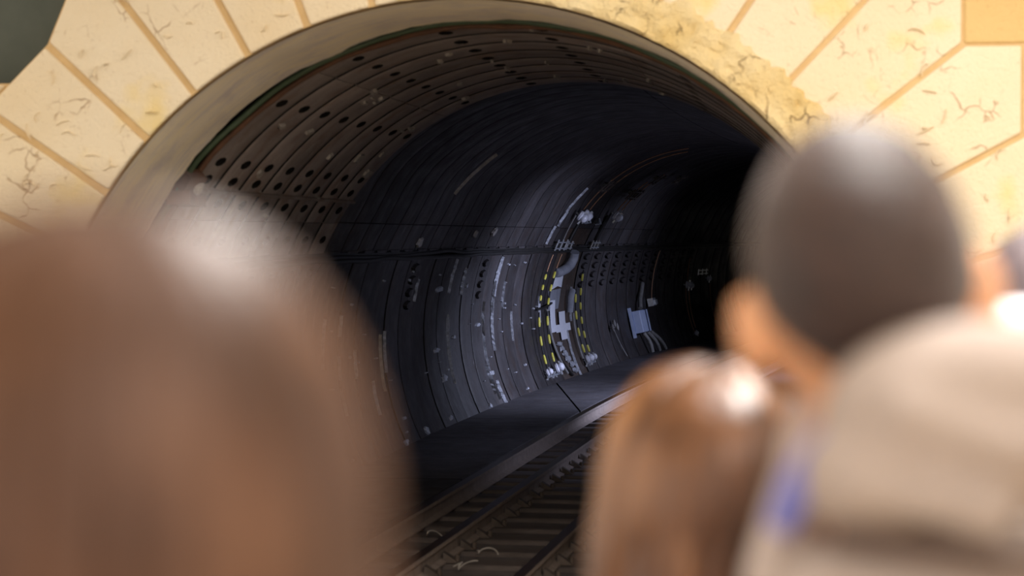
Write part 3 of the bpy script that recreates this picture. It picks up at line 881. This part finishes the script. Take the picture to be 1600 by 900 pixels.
def lattice(s, th, w, hgt, n, label, dark=False, fade=1.0):
    p = W(s, th); nn = (W(s, th, 0.01) - p).normalized(); t = (W(s, th + 1) - p).normalized(); y = Vector((0, 1, 0)) + Vector((dl(s + 1) - dl(s), 0, 0))
    root = thing('spacer_bracket', p, label, 'bracket', 'spacer brackets holding wires to the wall')
    mat = M['chair'] if dark else M['galv']
    for k in range(n):
        q = (k / (n - 1) - 0.5) * w
        mb = MB(); mb.bar(p + y * q - t * hgt / 2 + nn * 0.06, p + y * q + t * hgt / 2 + nn * 0.06, 0.022, 0.022); part(mb, 'upright', mat, root)
    for q in (-0.28, 0.28):
        mb = MB(); mb.bar(p - y * w * 0.58 + t * q * hgt + nn * 0.075, p + y * w * 0.58 + t * q * hgt + nn * 0.075, 0.02, 0.02); part(mb, 'cross_bar', mat, root)
    mb = MB(); mb.box(p + nn * 0.02, (w * 0.7, 0.07, 0.05), Matrix((y.normalized(), t, nn)).transposed()); part(mb, 'foot_block', M['darkcable'], root)
    return root
lattice(34.05, 156.0, 0.75, 0.19, 3, 'bright lattice bracket on the ledge, left of the pair')
lattice(34.75, 156.2, 0.35, 0.15, 2, 'small lattice bracket on the ledge, middle of three')
lattice(37.05, 156.2, 0.55, 0.16, 3, 'lattice bracket on the ledge, right of the dark ring cable')
lattice(34.2, 129.2, 0.55, 0.26, 3, 'dim spacer bracket holding the left arching wires', True)
lattice(37.35, 131.5, 0.9, 0.26, 5, 'dim spacer bracket above the right insulators', True)
lattice(37.6, 121.5, 0.35, 0.30, 2, 'dim spacer bracket high on the vault, first of two', True)
lattice(39.5, 119.0, 0.35, 0.30, 2, 'dim spacer bracket high on the vault, second of two', True)
lattice(49.2, 172.0, 0.9, 0.14, 3, 'small far bracket deep in the tunnel', False)

# foot brackets under the cables and the hook bar across them
for (s_, th, wd, lab) in ((33.5, 203.6, 0.95, 'steel foot bracket under the two left striped cables'), (36.75, 203.4, 0.6, 'steel foot bracket under the two right striped cables')):
    p = W(s_, th); root = thing('foot_bracket', p, lab, 'bracket')
    mb = MB(); mb.bar(W(s_ - wd / 2, th, RP - 0.05), W(s_ + wd / 2, th, RP - 0.05), 0.035, 0.02); part(mb, 'rail_bar', M['galv'], root)
    for q in (-0.4, 0.1, 0.4):
        mb = MB(); mb.bar(W(s_ + q * wd, th + 0.8, RP), W(s_ + q * wd, th - 1.2, RP - 0.07), 0.03, 0.03); part(mb, 'lug', M['galv'], root)
mb = MB(); mb.tube([W(33.3, 179.6, RP - 0.02), W(33.5, 179.2, RP - 0.07), W(34.0, 178.6, RP - 0.07), W(34.5, 178.0, RP - 0.03)], 0.018, 8)
tag(mb.build('hook_bar', M['darkcable'], None, 60), 'short black bar crossing the left striped cables', 'bar')

# grey cable swinging down beside the painted number, pipes, and the small plates
mb = MB(); mb.tube([W(34.15 + 0.10 * math.sin(i / 20 * 3.0) + (0.55 * (i / 20) ** 2.2), 180 + 24.5 * i / 20, 2.575) for i in range(21)], 0.022, 8)
tag(mb.build('grey_cable', M['greycable'], None, 60), 'grey cable curving down left of the painted number', 'cable')
mb = MB(); mb.tube([W(34.30 + 0.10 * math.sin(i / 20 * 3.0) + (0.75 * (i / 20) ** 2.2), 188 + 17.5 * i / 20, 2.588) for i in range(21)], 0.03, 8)
tag(mb.build('black_cable', M['darkcable'], None, 60), 'thick black cable running down to the bench gap', 'cable')
mb = MB(); mb.tube([W(36.35 + 0.03 * i / 12, 183 + 18 * i / 12, 2.575) for i in range(13)], 0.018, 8)
tag(mb.build('grey_cable', M['greycable'], None, 60), 'thin grey cable right of the painted number', 'cable')
mb = MB(); mb.tube([W(35.20, 158.5, 2.50), W(35.25, 161, 2.49), W(35.22, 163.5, 2.50), W(35.1, 165.5, 2.53), W(34.8, 167.0, 2.58), W(34.65, 167.3, 2.62)], [0.085, 0.085, 0.085, 0.082, 0.08, 0.08], 12)
tag(mb.build('elbow_pipe', M['greypaint'], None, 60), 'grey pipe elbow bending into the wall under the ledge', 'pipe')
mb = MB(); mb.tube([W(36.05, 174.2, 2.54), W(35.95, 177, 2.54), W(35.95, 182.5, 2.55)], 0.06, 10)
tag(mb.build('grey_pipe', M['greypaint'], None, 60), 'short grey pipe stub right of the painted number', 'pipe')
random.seed(9)
def wallpatch(name, outline, mat, label, cat, off=0.004, r=RP + 0.006):
    mb = MB(); n = len(outline)
    vs = [W(a, b, r) for a, b in outline] + [W(a, b, r - 0.012) for a, b in outline]
    mb.add(vs, [tuple(range(n, 2 * n))] + [(i, (i + 1) % n, (i + 1) % n + n, i + n) for i in range(n)])
    o = mb.build(name, M[mat], wall_tunnel if not cat else None)
    if cat: tag(o, label, cat)
    return o
def dense(o, k=3):
    out = []
    for i in range(len(o)):
        a, b = o[i], o[(i + 1) % len(o)]
        for j in range(k): out.append((a[0] + (b[0] - a[0]) * j / k, a[1] + (b[1] - a[1]) * j / k))
    return out
wallpatch('paint_patch', [(34.75, 168.6), (35.35, 168.3), (35.35, 172.8), (35.0, 172.2), (34.6, 173.2)], 'whitepaint', '', None)
wallpatch('paint_patch', [(34.35, 173.6), (35.35, 173.2), (35.2, 180.5), (34.4, 180.8)], 'greypaint', '', None, r=RP + 0.01)
# the painted numeral 4
def stroke(pts, wd_s, wd_t, mb):
    for (a, b) in pts: pass
num = MB()
def quad(s0, t0, s1, t1, r=RP - 0.008):
    n = 6
    vs = [W(s0 + (s1 - s0) * c, t0 + (t1 - t0) * i / n, r) for i in range(n + 1) for c in (0, 1)]
    num.add(vs, [(2 * i, 2 * i + 1, 2 * i + 3, 2 * i + 2) for i in range(n)])
quad(34.48, 177.2, 34.90, 188.8)       # left upright
quad(34.86, 186.4, 36.10, 189.2, RP - 0.0085)       # foot bar
quad(35.2, 181.8, 35.72, 192.2, RP - 0.009)       # right upright
o = num.build('painted_number', M['whitepaint']); tag(o, 'white number 4 painted on the brown tunnel ring', 'number')
# mineral run below the number
random.seed(31)
for (a, b, c, d) in ((34.95, 193.4, .30, 1.0), (35.05, 195.2, .20, 1.2), (35.2, 197.3, .2, 1.4), (35.25, 199.6, .22, 1.4), (35.45, 201.8, .2, 1.3), (35.5, 204.0, .2, 1.2)):
    blob(a, b, c, d, M['crust'], 13)
streak(35.75, 189, 207, 0.10, M['crust'])

# pale wall box with its conduit and cables
bs, bt = 41.85, 191.8
p = W(bs, bt); nrm = (W(bs, bt, 0.01) - p).normalized(); tt = (W(bs, bt + 1) - p).normalized(); yy = Vector((math.sin(head_ang(bs)), math.cos(head_ang(bs)), 0))
mt = Matrix((yy, tt, nrm)).transposed()
root = thing('equipment_box', p, 'pale blue-grey metal box mounted on the curved wall', 'box')
mb = MB(); mb.box(p + nrm * 0.16, (0.62, 0.44, 0.16), mt); o = part(mb, 'box_body', M['boxpaint'], root, None)
b = o.modifiers.new('bevel', 'BEVEL'); b.width = 0.012; b.segments = 2
mb = MB(); mb.box(p + nrm * 0.25 - yy * 0.10, (0.40, 0.42, 0.03), mt); part(mb, 'box_door', M['boxpaint'], root, None)
mb = MB(); mb.box(p + nrm * 0.252 + yy * 0.14, (0.05, 0.45, 0.04), mt); part(mb, 'dark_slot', M['denim'], root, None)
mb = MB(); mb.box(p + nrm * 0.255 + yy * 0.24, (0.12, 0.43, 0.04), mt); part(mb, 'side_lid', M['boxpaint'], root, None)
for q in (-0.31,):
    mb = MB(); mb.box(p + nrm * 0.05 + yy * q, (0.05, 0.60, 0.06), mt); part(mb, 'mounting_strap', M['boxpaint'], root, None)
mb = MB(); mb.tube([W(42.35, 185.8, 2.5), W(42.5, 182, 2.53), W(42.75, 178, 2.55), W(42.9, 175, 2.57)], 0.045, 10)
tag(mb.build('conduit', M['greycable'], None, 60), 'grey conduit rising from the pale wall box', 'conduit')
mb = MB(); mb.box(W(43.7, 184.0, 2.53), (0.30, 0.16, 0.12), mt); mb.box(W(43.7, 184.0, 2.45), (0.2, 0.10, 0.04), mt)
tag(mb.build('junction_box', M['galv'], None), 'small junction box at upper right of the pale wall box', 'box')
for k, (a, lab) in enumerate(((42.6, 'left'), (43.0, 'middle'), (43.3, 'right'))):
    mb = MB(); mb.tube([W(a - 0.3 + 0.35 * f / 8 * (k + 0.3), 197 + 9.5 * f / 8, 2.53 - 0.05 * math.sin(f / 8 * 3)) for f in range(9)], 0.04, 8)
    tag(mb.build('drop_cable', M['greycable'], None, 60), '%s dark grey cable dropping below the pale wall box' % lab, 'cable', 'cables below the wall box')
# three-way clamp
p = W(39.8, 191.3, RP - 0.02); root = thing('three_way_clamp', p, 'three-lobed cable clamp left of the pale wall box', 'clamp')
for (a, b) in ((0.0, -1.0), (-0.22, 0.7), (0.22, 0.7)):
    c = W(39.8 + a, 191.3 + b, RP - 0.03); n_ = (W(39.8, 191.3, 0.01) - c).normalized()
    mb = MB(); mb.lathe([(0.055, 0.0), (0.075, 0.02), (0.075, 0.04), (0.05, 0.05), (0.035, 0.02)], c, n_, 14); part(mb, 'lobe', M['greycable'], root)
mb = MB(); mb.bar(W(39.55, 191.8, RP - 0.02), W(40.05, 191.8, RP - 0.02), 0.03, 0.03); part(mb, 'yoke', M['greycable'], root)

# dark cables lying in the long slot of the wall
for k, th in enumerate((157.6, 158.2, 158.8)):
    mb = MB(); pts = []
    for i in range(150):
        s_ = 16.5 + 0.24 * i
        pts.append(W(s_, th + 0.45 * noise.noise(Vector((s_ * 0.9, k * 7, 0))) + (1.0 if k == 1 else 0.4) * noise.noise(Vector((s_ * 0.25, k, 3))), 2.62 - 0.02 * k))
    mb.tube(pts, 0.028, 7); tag(mb.build('slot_cable', M['darkcable'], None, 60), ('uppermost', 'middle', 'lowest')[k] + ' black cable sagging along the wall slot', 'cable', 'cables in the wall slot')
# jagged teeth hanging over the slot
random.seed(8)
for i in range(34):
    s_ = 20.2 + 0.727 * i + random.uniform(-0.1, 0.1)
    mb = MB(); a = 0.26
    vs = [W(s_ - a, 156.7, RP - 0.004), W(s_ + a, 156.7, RP - 0.004), W(s_ + a * 0.9, 157.0 + random.uniform(0.3, 0.9), RP - 0.002), W(s_ - a * 0.6, 157.1 + random.uniform(0.1, 0.5), RP - 0.002)]
    vs += [v + Vector((-0.06, 0, 0.02)) for v in vs]
    mb.add(vs, [(0, 1, 2, 3), (7, 6, 5, 4), (0, 4, 5, 1), (1, 5, 6, 2), (2, 6, 7, 3), (3, 7, 4, 0)]); mb.build('ledge_tooth', M['lining_far'], wall_tunnel)

# cable and rusty bracket in the gap behind the arch
for k, (r, yv, lab, mt_) in enumerate(((2.60, 13.97, 'dull green cable following the arch in the dark gap', 'greencable'), (2.585, 14.10, 'brown cable behind the green one in the arch gap', 'rust'))):
    mb = MB(); mb.tube([W(yv + 0.02 * math.sin(i * 0.7), 170 - 150 * i / 70, r + 0.02 * noise.noise(Vector((i * 0.25, k, 0)))) for i in range(71)], 0.022, 8)
    tag(mb.build('gap_cable', M[mt_], None, 60), lab, 'cable')
root = thing('rusty_bracket', W(14.05, 143.5, 2.58), 'rusty brown bracket at the left end of the flange rib', 'bracket')
mb = MB(); mb.bar(W(14.0, 141.5, 2.57), W(14.05, 145.2, 2.57), 0.16, 0.10); part(mb, 'bracket_plate', M['rust'], root, None)
mb = MB(); mb.bar(W(13.9, 145.6, 2.55), W(14.35, 146.0, 2.55), 0.16, 0.09); part(mb, 'bracket_arm', M['rust'], root, None)
mb = MB(); mb.lathe([(0.05, 0), (0.05, 0.03), (0.03, 0.04)], W(14.05, 143.2, 2.52), (1, 0, -0.6), 8); part(mb, 'bolt_head', M['flake'], root)

# cold tunnel lamps on the inner (right) wall; the first is added to brighten the near stretch
for ls, wt, lab in ((23.5, 1.5, 'added unseen cold lamp on the right tunnel wall, brightening the near stretch, first from the arch'), (30.5, 17.0, 'cold bulkhead lamp on the right tunnel wall, second from the arch'), (38.5, 6.0, 'cold bulkhead lamp on the right tunnel wall, third from the arch')):
    p = W(ls, 22, RP - 0.02); n_ = (W(ls, 22, 0.01) - p).normalized()
    root = thing('tunnel_lamp', p, lab, 'lamp', 'bulkhead lamps on the right tunnel wall')
    mb = MB(); mb.lathe([(0.14, 0), (0.15, 0.05), (0.12, 0.07)], p, n_, 18); part(mb, 'lamp_base', M['lampbody'], root)
    mb = MB(); mb.lathe([(0.11, 0.07), (0.11, 0.12), (0.07, 0.17), (0.01, 0.19)], p, n_, 18); part(mb, 'lamp_glass', M['tunnel_glass'], root)
    ld = bpy.data.lights.new('tunnel_lamp_light', 'SPOT'); ld.energy = TUNNEL_LAMP_W * wt; ld.color = TUNNEL_LAMP_COL; ld.shadow_soft_size = 0.10; ld.spot_size = R(122); ld.spot_blend = 1.0
    lo = bpy.data.objects.new('tunnel_lamp_light', ld); lo.location = p + n_ * 0.25
    lo.rotation_euler = (W(ls + 1.0, 224) - lo.location).to_track_quat('-Z', 'Y').to_euler(); link(lo)

# station lamps
for i, (x, y, wt) in enumerate(STATION_LAMPS):
    root = thing('ceiling_lamp', (x, y, 5.0), ('fluorescent lamp above the platform, nearest the arch', 'fluorescent lamp above the platform, second from the arch', 'fluorescent lamp above the group of people', 'fluorescent lamp behind the photographer', 'fluorescent lamp above the track')[i], 'lamp', 'fluorescent lamps under the station ceiling')
    mb = MB(); mb.box((x, y, 5.04), (0.30, 1.5, 0.08)); part(mb, 'lamp_housing', M['lampbody'], root, None)
    mb = MB()
    for q in (-0.08, 0.08): mb.tube([(x + q, y - 0.7, 4.975), (x + q, y + 0.7, 4.975)], 0.018, 10)
    part(mb, 'lamp_tubes', M['tube_light'], root)
    mb = MB()
    for q in (-0.6, 0.6): mb.tube([(x, y + q, 5.08), (x, y + q, 5.5)], 0.01, 6)
    part(mb, 'hanger_rods', M['lampbody'], root)
    ad = bpy.data.lights.new('ceiling_lamp_light', 'AREA'); ad.shape = 'RECTANGLE'; ad.size = 0.3; ad.size_y = 1.5; ad.energy = wt; ad.color = LAMP_COL
    a = bpy.data.objects.new('ceiling_lamp_light', ad); a.location = (x, y, 4.94); link(a)

# ------------------------------------------------------------------ PEOPLE
def remesh(o, vox, it=4):
    m = o.modifiers.new('remesh', 'REMESH'); m.mode = 'VOXEL'; m.voxel_size = vox; m.use_smooth_shade = True
    s_ = o.modifiers.new('smooth', 'SMOOTH'); s_.iterations = it; s_.factor = 0.5
    return o

def person(loc, rz, Ht, label, head_c=Vector((0, 0, 0)), head_rot=(0, 0, 0), hs=1.0, top='khaki', bottom='denim', arm=0.0):
    """figure facing +y, feet on the platform; returns root, body, head matrix (head frame: origin at skull centre, +y face, +z up)"""
    k = Ht / 1.45
    root = thing('person', loc, label, 'person'); root.rotation_euler = (0, 0, rz)
    V = lambda x, y, z: Vector((x * k, y * k, z * k))
    hc = V(0, 0.0, 1.34) + head_c
    hm = Matrix.Translation(hc) @ Euler(head_rot, 'XYZ').to_matrix().to_4x4()
    h3 = hm.to_3x3()
    h = lambda x, y, z: hm @ (Vector((x, y, z)) * hs)
    mb = MB()
    mb.ellipsoid(h(0, -0.012, 0.01), (0.071 * hs, 0.092 * hs, 0.097 * hs), h3, 28, 18)
    mb.ellipsoid(h(0, 0.035, -0.05), (0.056 * hs, 0.055 * hs, 0.062 * hs), h3, 22, 14)
    mb.ellipsoid(h(0, 0.055, -0.085), (0.03 * hs, 0.03 * hs, 0.026 * hs), h3)            # chin
    mb.capsule(h(0, 0.082, -0.005), 0.009 * hs, h(0, 0.102, -0.037), 0.013 * hs)           # nose
    for sx in (-1, 1):
        mb.ellipsoid(h(0.044 * sx, 0.05, -0.04), (0.022 * hs, 0.025 * hs, 0.025 * hs), h3)  # cheeks
        em = h3 @ Euler((0, 0, -0.5 * sx), 'XYZ').to_matrix()
        mb.ellipsoid(h(0.080 * sx, -0.014, -0.02), (0.010 * hs, 0.020 * hs, 0.031 * hs), em)
        mb.ellipsoid(h(0.026 * sx, 0.074, 0.018), (0.02 * hs, 0.012 * hs, 0.008 * hs), h3)   # brow
    nb = V(0, -0.02, 1.14)
    mb.capsule(h(0, -0.022, -0.055), 0.048 * hs, nb, 0.054 * k)
    mb.ellipsoid(V(0, -0.005, 1.05), (0.145 * k, 0.085 * k, 0.11 * k)); mb.ellipsoid(V(0, 0, 0.88), (0.115 * k, 0.08 * k, 0.15 * k)); mb.ellipsoid(V(0, -0.01, 0.75), (0.13 * k, 0.095 * k, 0.10 * k))
    for sx in (-1, 1):
        sh_, el, wr = V(0.155 * sx, -0.01, 1.10), V(0.195 * sx, -0.03, 0.87), V(0.205 * sx, 0.03, 0.665)
        mb.capsule(V(0.03 * sx, -0.015, 1.14), 0.05 * k, sh_, 0.05 * k)
        mb.capsule(sh_, 0.048 * k, el, 0.036 * k); mb.capsule(el, 0.036 * k, wr, 0.024 * k)
        mb.ellipsoid(V(0.207 * sx, 0.045, 0.618), (0.016 * k, 0.034 * k, 0.042 * k))
        for q, (fy, L) in enumerate(((0.071, 0.058), (0.054, 0.066), (0.037, 0.062), (0.021, 0.050))):
            a, b, c = V(0.207 * sx, fy, 0.592), V(0.205 * sx, fy + 0.004, 0.592 - L * 0.55), V(0.193 * sx, fy + 0.006, 0.592 - L)
            mb.capsule(a, 0.0078 * k, b, 0.0074 * k, 8); mb.capsule(b, 0.0074 * k, c, 0.0066 * k, 8)
        a, b, c = V(0.203 * sx, 0.068, 0.632), V(0.192 * sx, 0.088, 0.610), V(0.186 * sx, 0.092, 0.586)
        mb.capsule(a, 0.010 * k, b, 0.0088 * k, 8); mb.capsule(b, 0.0088 * k, c, 0.0078 * k, 8)
        hp, kn, an = V(0.075 * sx, -0.005, 0.72), V(0.085 * sx, 0.005, 0.39), V(0.09 * sx, -0.02, 0.075)
        mb.capsule(hp, 0.078 * k, kn, 0.050 * k); mb.capsule(kn, 0.050 * k, V(0.09 * sx, -0.02, 0.27), 0.052 * k); mb.capsule(V(0.09 * sx, -0.02, 0.27), 0.05 * k, an, 0.034 * k)
        mb.capsule(V(0.09 * sx, -0.03, 0.05), 0.034 * k, V(0.10 * sx, 0.11, 0.035), 0.030 * k)
    body = remesh(mb.build('body', M['skin'], root), 0.0068)
    # face
    for sx in (-1, 1):
        e = MB(); e.ellipsoid(h(0.029 * sx, 0.072, 0.0), (0.0125 * hs,) * 3, None, 14, 10); eo = e.build('eye', M['eye'], root, 60)
        e = MB(); e.ellipsoid(h(0.029 * sx, 0.0815, 0.0), (0.0058 * hs, 0.0045 * hs, 0.0058 * hs), h3, 12, 8); e.build('iris', M['iris'], eo, 60)
        e = MB(); e.tube([h(0.014 * sx, 0.087, 0.024), h(0.03 * sx, 0.086, 0.029), h(0.046 * sx, 0.074, 0.023)], [0.003, 0.0042, 0.002], 6); e.build('eyebrow', M['hair_crop'], root, 60)
    e = MB(); e.ellipsoid(h(0, 0.083, -0.064), (0.02 * hs, 0.008 * hs, 0.0075 * hs), h3, 14, 8); e.build('mouth', M['lip'], root, 60)
    # clothes
    c = MB()
    c.ellipsoid(V(0, -0.005, 1.05), (0.165 * k, 0.108 * k, 0.125 * k)); c.ellipsoid(V(0, 0, 0.88), (0.142 * k, 0.105 * k, 0.17 * k)); c.ellipsoid(V(0, -0.01, 0.74), (0.158 * k, 0.122 * k, 0.12 * k))
    for sx in (-1, 1):
        sh_, el, wr = V(0.155 * sx, -0.01, 1.10), V(0.195 * sx, -0.03, 0.87), V(0.205 * sx, 0.03, 0.675)
        c.capsule(V(0.03 * sx, -0.015, 1.125), 0.066 * k, sh_, 0.064 * k); c.capsule(sh_, 0.064 * k, el, 0.052 * k); c.capsule(el, 0.052 * k, wr, 0.040 * k)
    garment = remesh(c.build('jacket', M[top], root), 0.010, 5)
    c = MB(); c.ellipsoid(V(0, -0.008, 0.72), (0.145 * k, 0.108 * k, 0.11 * k))
    for sx in (-1, 1):
        c.capsule(V(0.075 * sx, -0.005, 0.70), 0.090 * k, V(0.085 * sx, 0.005, 0.39), 0.066 * k); c.capsule(V(0.085 * sx, 0.005, 0.39), 0.066 * k, V(0.09 * sx, -0.02, 0.10), 0.058 * k)
    remesh(c.build('trousers', M[bottom], root), 0.010, 5)
    for sx in (-1, 1):
        c = MB(); c.capsule(V(0.09 * sx, -0.035, 0.046), 0.046 * k, V(0.10 * sx, 0.115, 0.040), 0.040 * k); c.ellipsoid(V(0.09 * sx, -0.02, 0.075), (0.046 * k, 0.05 * k, 0.045 * k))
        o = remesh(c.build('shoe', M['shoe'], root), 0.008, 3)
    return root, hm, k, hs

def hair_cap(root, hm, hs, mat, thick, line, name='hair', nu=44, nv=40):
    """close cap of hair; line(az) gives the lowest polar angle in degrees (az 0 = nape, 180 = forehead)"""
    mb = MB(); ring = {}
    for i in range(nu):
        az = 360.0 * i / nu; lim = line(az if az <= 180 else 360 - az, az > 180)
        for j in range(nv + 1):
            a = lim * j / nv
            t = thick * (1.0 if j < nv - 2 else (0.75 if j == nv - 2 else (0.4 if j == nv - 1 else -0.5)))
            d = Vector((math.sin(R(a)) * math.sin(R(az)), -math.sin(R(a)) * math.cos(R(az)), math.cos(R(a))))
            p = Vector((d.x * (0.071 + t / hs), -0.012 + d.y * (0.092 + t / hs), 0.01 + d.z * (0.097 + t / hs)))
            p += d * 0.0015 * noise.noise(p * 60)
            ring[i, j] = len(mb.v); mb.v.append(tuple(hm @ (p * hs)))
    for i in range(nu):
        for j in range(nv):
            a, b = ring[i, j], ring[(i + 1) % nu, j]; c, d = ring[(i + 1) % nu, j + 1], ring[i, j + 1]
            mb.f.append((a, b, c, d)); mb.mi.append(0)
    return mb.build(name, mat, root, 60)

def hair_long(root, hm, hs, mat, k, length, spread, n=90, wid=0.016, seed=1, part_x=0.0, pad=0.012, taper=0.0, fringe=125):
    random.seed(seed)
    mb = MB()
    for layer in range(2):
        for q in range(n):
            az = 360.0 * q / n + random.uniform(-3, 3)             # 0 = nape
            front = min(abs(az % 360 - 180), 180)
            if front < 180 - fringe: continue
            pts = []; rs = []
            L = length * random.uniform(0.88, 1.05)
            lay = pad * (1.0 if layer == 0 else 0.55)
            jit = random.uniform(-0.003, 0.005); sway = random.uniform(-0.008, 0.008); ph = random.uniform(0, 6)
            m = 11
            for j in range(m):
                a = 4 + 92.0 * j / (m - 1)
                d = Vector((math.sin(R(a)) * math.sin(R(az)), -math.sin(R(a)) * math.cos(R(az)), math.cos(R(a))))
                pts.append(Vector((d.x * (0.071 + lay + jit) + part_x * (1 - j / m) * 0.3, -0.012 + d.y * (0.092 + lay + jit), 0.01 + d.z * (0.097 + lay + jit)))); rs.append(wid * (0.45 + 0.55 * min(1, j / 4)))
            e = pts[-1]
            for j in range(1, 10):
                f = j / 9
                r_ = Vector((e.x, e.y + 0.012, 0)); sc_ = 1 + spread * f - taper * f * f
                pts.append(Vector((e.x * sc_ + sway * f + 0.004 * math.sin(ph + f * 5), -0.012 + (e.y + 0.012) * (1 + spread * 0.3 * f) + 0.004 * math.cos(ph + f * 4), e.z - L * f))); rs.append(wid * (1 - 0.65 * f ** 3))
            mb.tube([hm @ (p * hs) for p in pts], [r * hs for r in rs], 6, 0, True, 0.6)
    return mb.build('hair', mat, root, 60)

# 1: child filling the lower left, seen from behind with light brown hair
d1 = 0.70
r1, hm1, k1, hs1 = person((1.697, d1, PLAT), R(6), 1.381, 'person at lower left seen from behind, light brown hair filling the corner', Vector((0, 0, 0.005)), (R(4), R(2), R(-8)), 0.93, 'tanwool')
hair_cap(r1, hm1, hs1, M['hair_light'], 0.006, lambda az, l: 118 if az < 110 else 118 - (az - 110) * 0.8, 'hair_cap')
hair_long(r1, hm1, hs1, M['hair_light'], k1, 0.15, 0.12, 80, 0.017, 3, pad=0.016)

# 2: girl with long honey-brown hair
d2 = 2.0
r2, hm2, k2, hs2 = person((1.846, d2, PLAT), R(4), 1.21, 'person with long honey-brown hair standing between cropped-haired person and the track', Vector((0, 0, 0.026)), (R(6), R(4), R(4)), 0.98, 'palegrey')
hair_cap(r2, hm2, hs2, M['hair_honey'], 0.006, lambda az, l: 118 if az < 110 else 118 - (az - 110) * 0.8, 'hair_cap')
hair_long(r2, hm2, hs2, M['hair_honey'], k2, 0.28, 0.05, 70, 0.017, 8, pad=0.018, taper=0.30)

# 3: boy with cropped hair and a khaki jacket with the hood down
d3 = 1.5
r3, hm3, k3, hs3 = person((2.012, d3, PLAT), R(4), 1.415, 'person in khaki jacket with blue-lined hood down, cropped dark hair', Vector((-0.035, 0.01, 0.050)), (R(2), R(-10), R(3)), 1.04, 'khaki')
hair_cap(r3, hm3, hs3, M['hair_crop'], 0.004, lambda az, l: 128 if az < 40 else (128 - (az - 40) * 0.62 if az < 95 else 94 - (az - 95) * 0.42), 'hair')
hood = MB()
hc = Vector((0.0, -0.10, 1.25))
hood.ellipsoid(hc + Vector((0.03, 0.0, 0.02)), (0.105, 0.050, 0.068))
hood.ellipsoid(hc + Vector((0.085, 0.012, 0.022)), (0.075, 0.05, 0.045))
hood.ellipsoid(hc + Vector((-0.04, 0.0, -0.015)), (0.052, 0.042, 0.040))
hood.capsule(hc + Vector((-0.082, 0.03, -0.035)), 0.018, hc + Vector((-0.042, 0.035, 0.025)), 0.020)
hood.capsule(hc + Vector((-0.042, 0.035, 0.025)), 0.020, hc + Vector((0.025, 0.045, 0.066)), 0.020)
hood.capsule(hc + Vector((0.025, 0.045, 0.066)), 0.020, hc + Vector((0.10, 0.06, 0.040)), 0.022)
hood.capsule(hc + Vector((0.10, 0.06, 0.040)), 0.022, hc + Vector((0.15, 0.07, 0.0)), 0.028)
hood.capsule(hc + Vector((-0.02, -0.036, 0.03)), 0.014, hc + Vector((0.05, -0.046, 0.005)), 0.016)
hood.capsule(hc + Vector((0.05, -0.046, 0.005)), 0.016, hc + Vector((0.13, -0.03, 0.03)), 0.014)
hood.capsule(hc + Vector((-0.05, -0.034, -0.02)), 0.012, hc + Vector((0.03, -0.048, -0.035)), 0.014)
ho = remesh(hood.build('hood', M['khaki'], r3), 0.006, 6)
ln = MB(); ln.tube([hc + Vector(v) for v in ((-0.020, 0.0, 0.052), (-0.055, -0.005, 0.022), (-0.085, -0.006, -0.018), (-0.10, -0.002, -0.05))], [0.008, 0.012, 0.013, 0.009], 10)
ln.build('hood_lining', M['blue'], ho, 60)
ln = MB(); ln.tube([hc + Vector(v) for v in ((-0.065, -0.022, -0.052), (-0.02, -0.038, -0.056), (0.04, -0.044, -0.066), (0.09, -0.040, -0.062), (0.15, -0.02, -0.048))], 0.0065, 8)
ln.build('hood_seam', M['seam'], ho, 60)
yk = MB(); yk.ellipsoid(Vector((0.02, -0.085, 1.13)), (0.15, 0.05, 0.075)); yk.ellipsoid(Vector((0.10, -0.07, 1.14)), (0.09, 0.05, 0.06))
remesh(yk.build('jacket_yoke', M['khaki'], r3), 0.008, 6)
ln = MB(); ln.tube([Vector(v) for v in ((0.10, -0.13, 1.09), (0.13, -0.125, 1.135), (0.16, -0.11, 1.16))], 0.016, 10)
ln.build('blue_trim', M['blue'], r3, 60)
col_ = MB(); col_.capsule(Vector((-0.075, 0.0, 1.215)), 0.022, Vector((-0.065, 0.04, 1.265)), 0.020); col_.capsule(Vector((-0.065, 0.04, 1.265)), 0.020, Vector((0.0, 0.075, 1.22)), 0.02); col_.capsule(Vector((-0.075, 0.0, 1.215)), 0.024, Vector((-0.09, -0.02, 1.15)), 0.03)
remesh(col_.build('collar', M['palegrey'], r3), 0.007, 4)

# 4: person at the right edge
d4 = 2.45
r4, hm4, k4, hs4 = person((2.222, d4, PLAT), R(0), 1.47, 'person in a white high-collared coat at the right edge, head bowed', Vector((0, 0.06, -0.072)), (R(-34), 0, R(6)), 0.97, 'whitecoat')
hair_cap(r4, hm4, hs4, M['hair_grey'], 0.012, lambda az, l: 120 if az < 80 else 120 - (az - 80) * 0.5, 'hair')
cc = MB()
for i in range(12):
    a0, a1 = R(-20 + 220 * i / 12), R(-20 + 220 * (i + 1) / 12)
    f = lambda a: Vector((0.088 * math.cos(a) - 0.01, -0.02 - 0.09 * math.sin(a), 1.275 + 0.015 * math.sin(a)))
    dn = Vector((0, 0, -0.05)); cc.capsule(f(a0), 0.034, f(a1), 0.034); cc.capsule(f(a0) + dn, 0.04, f(a1) + dn, 0.04)
remesh(cc.build('collar', M['whitecoat'], r4), 0.008, 4)
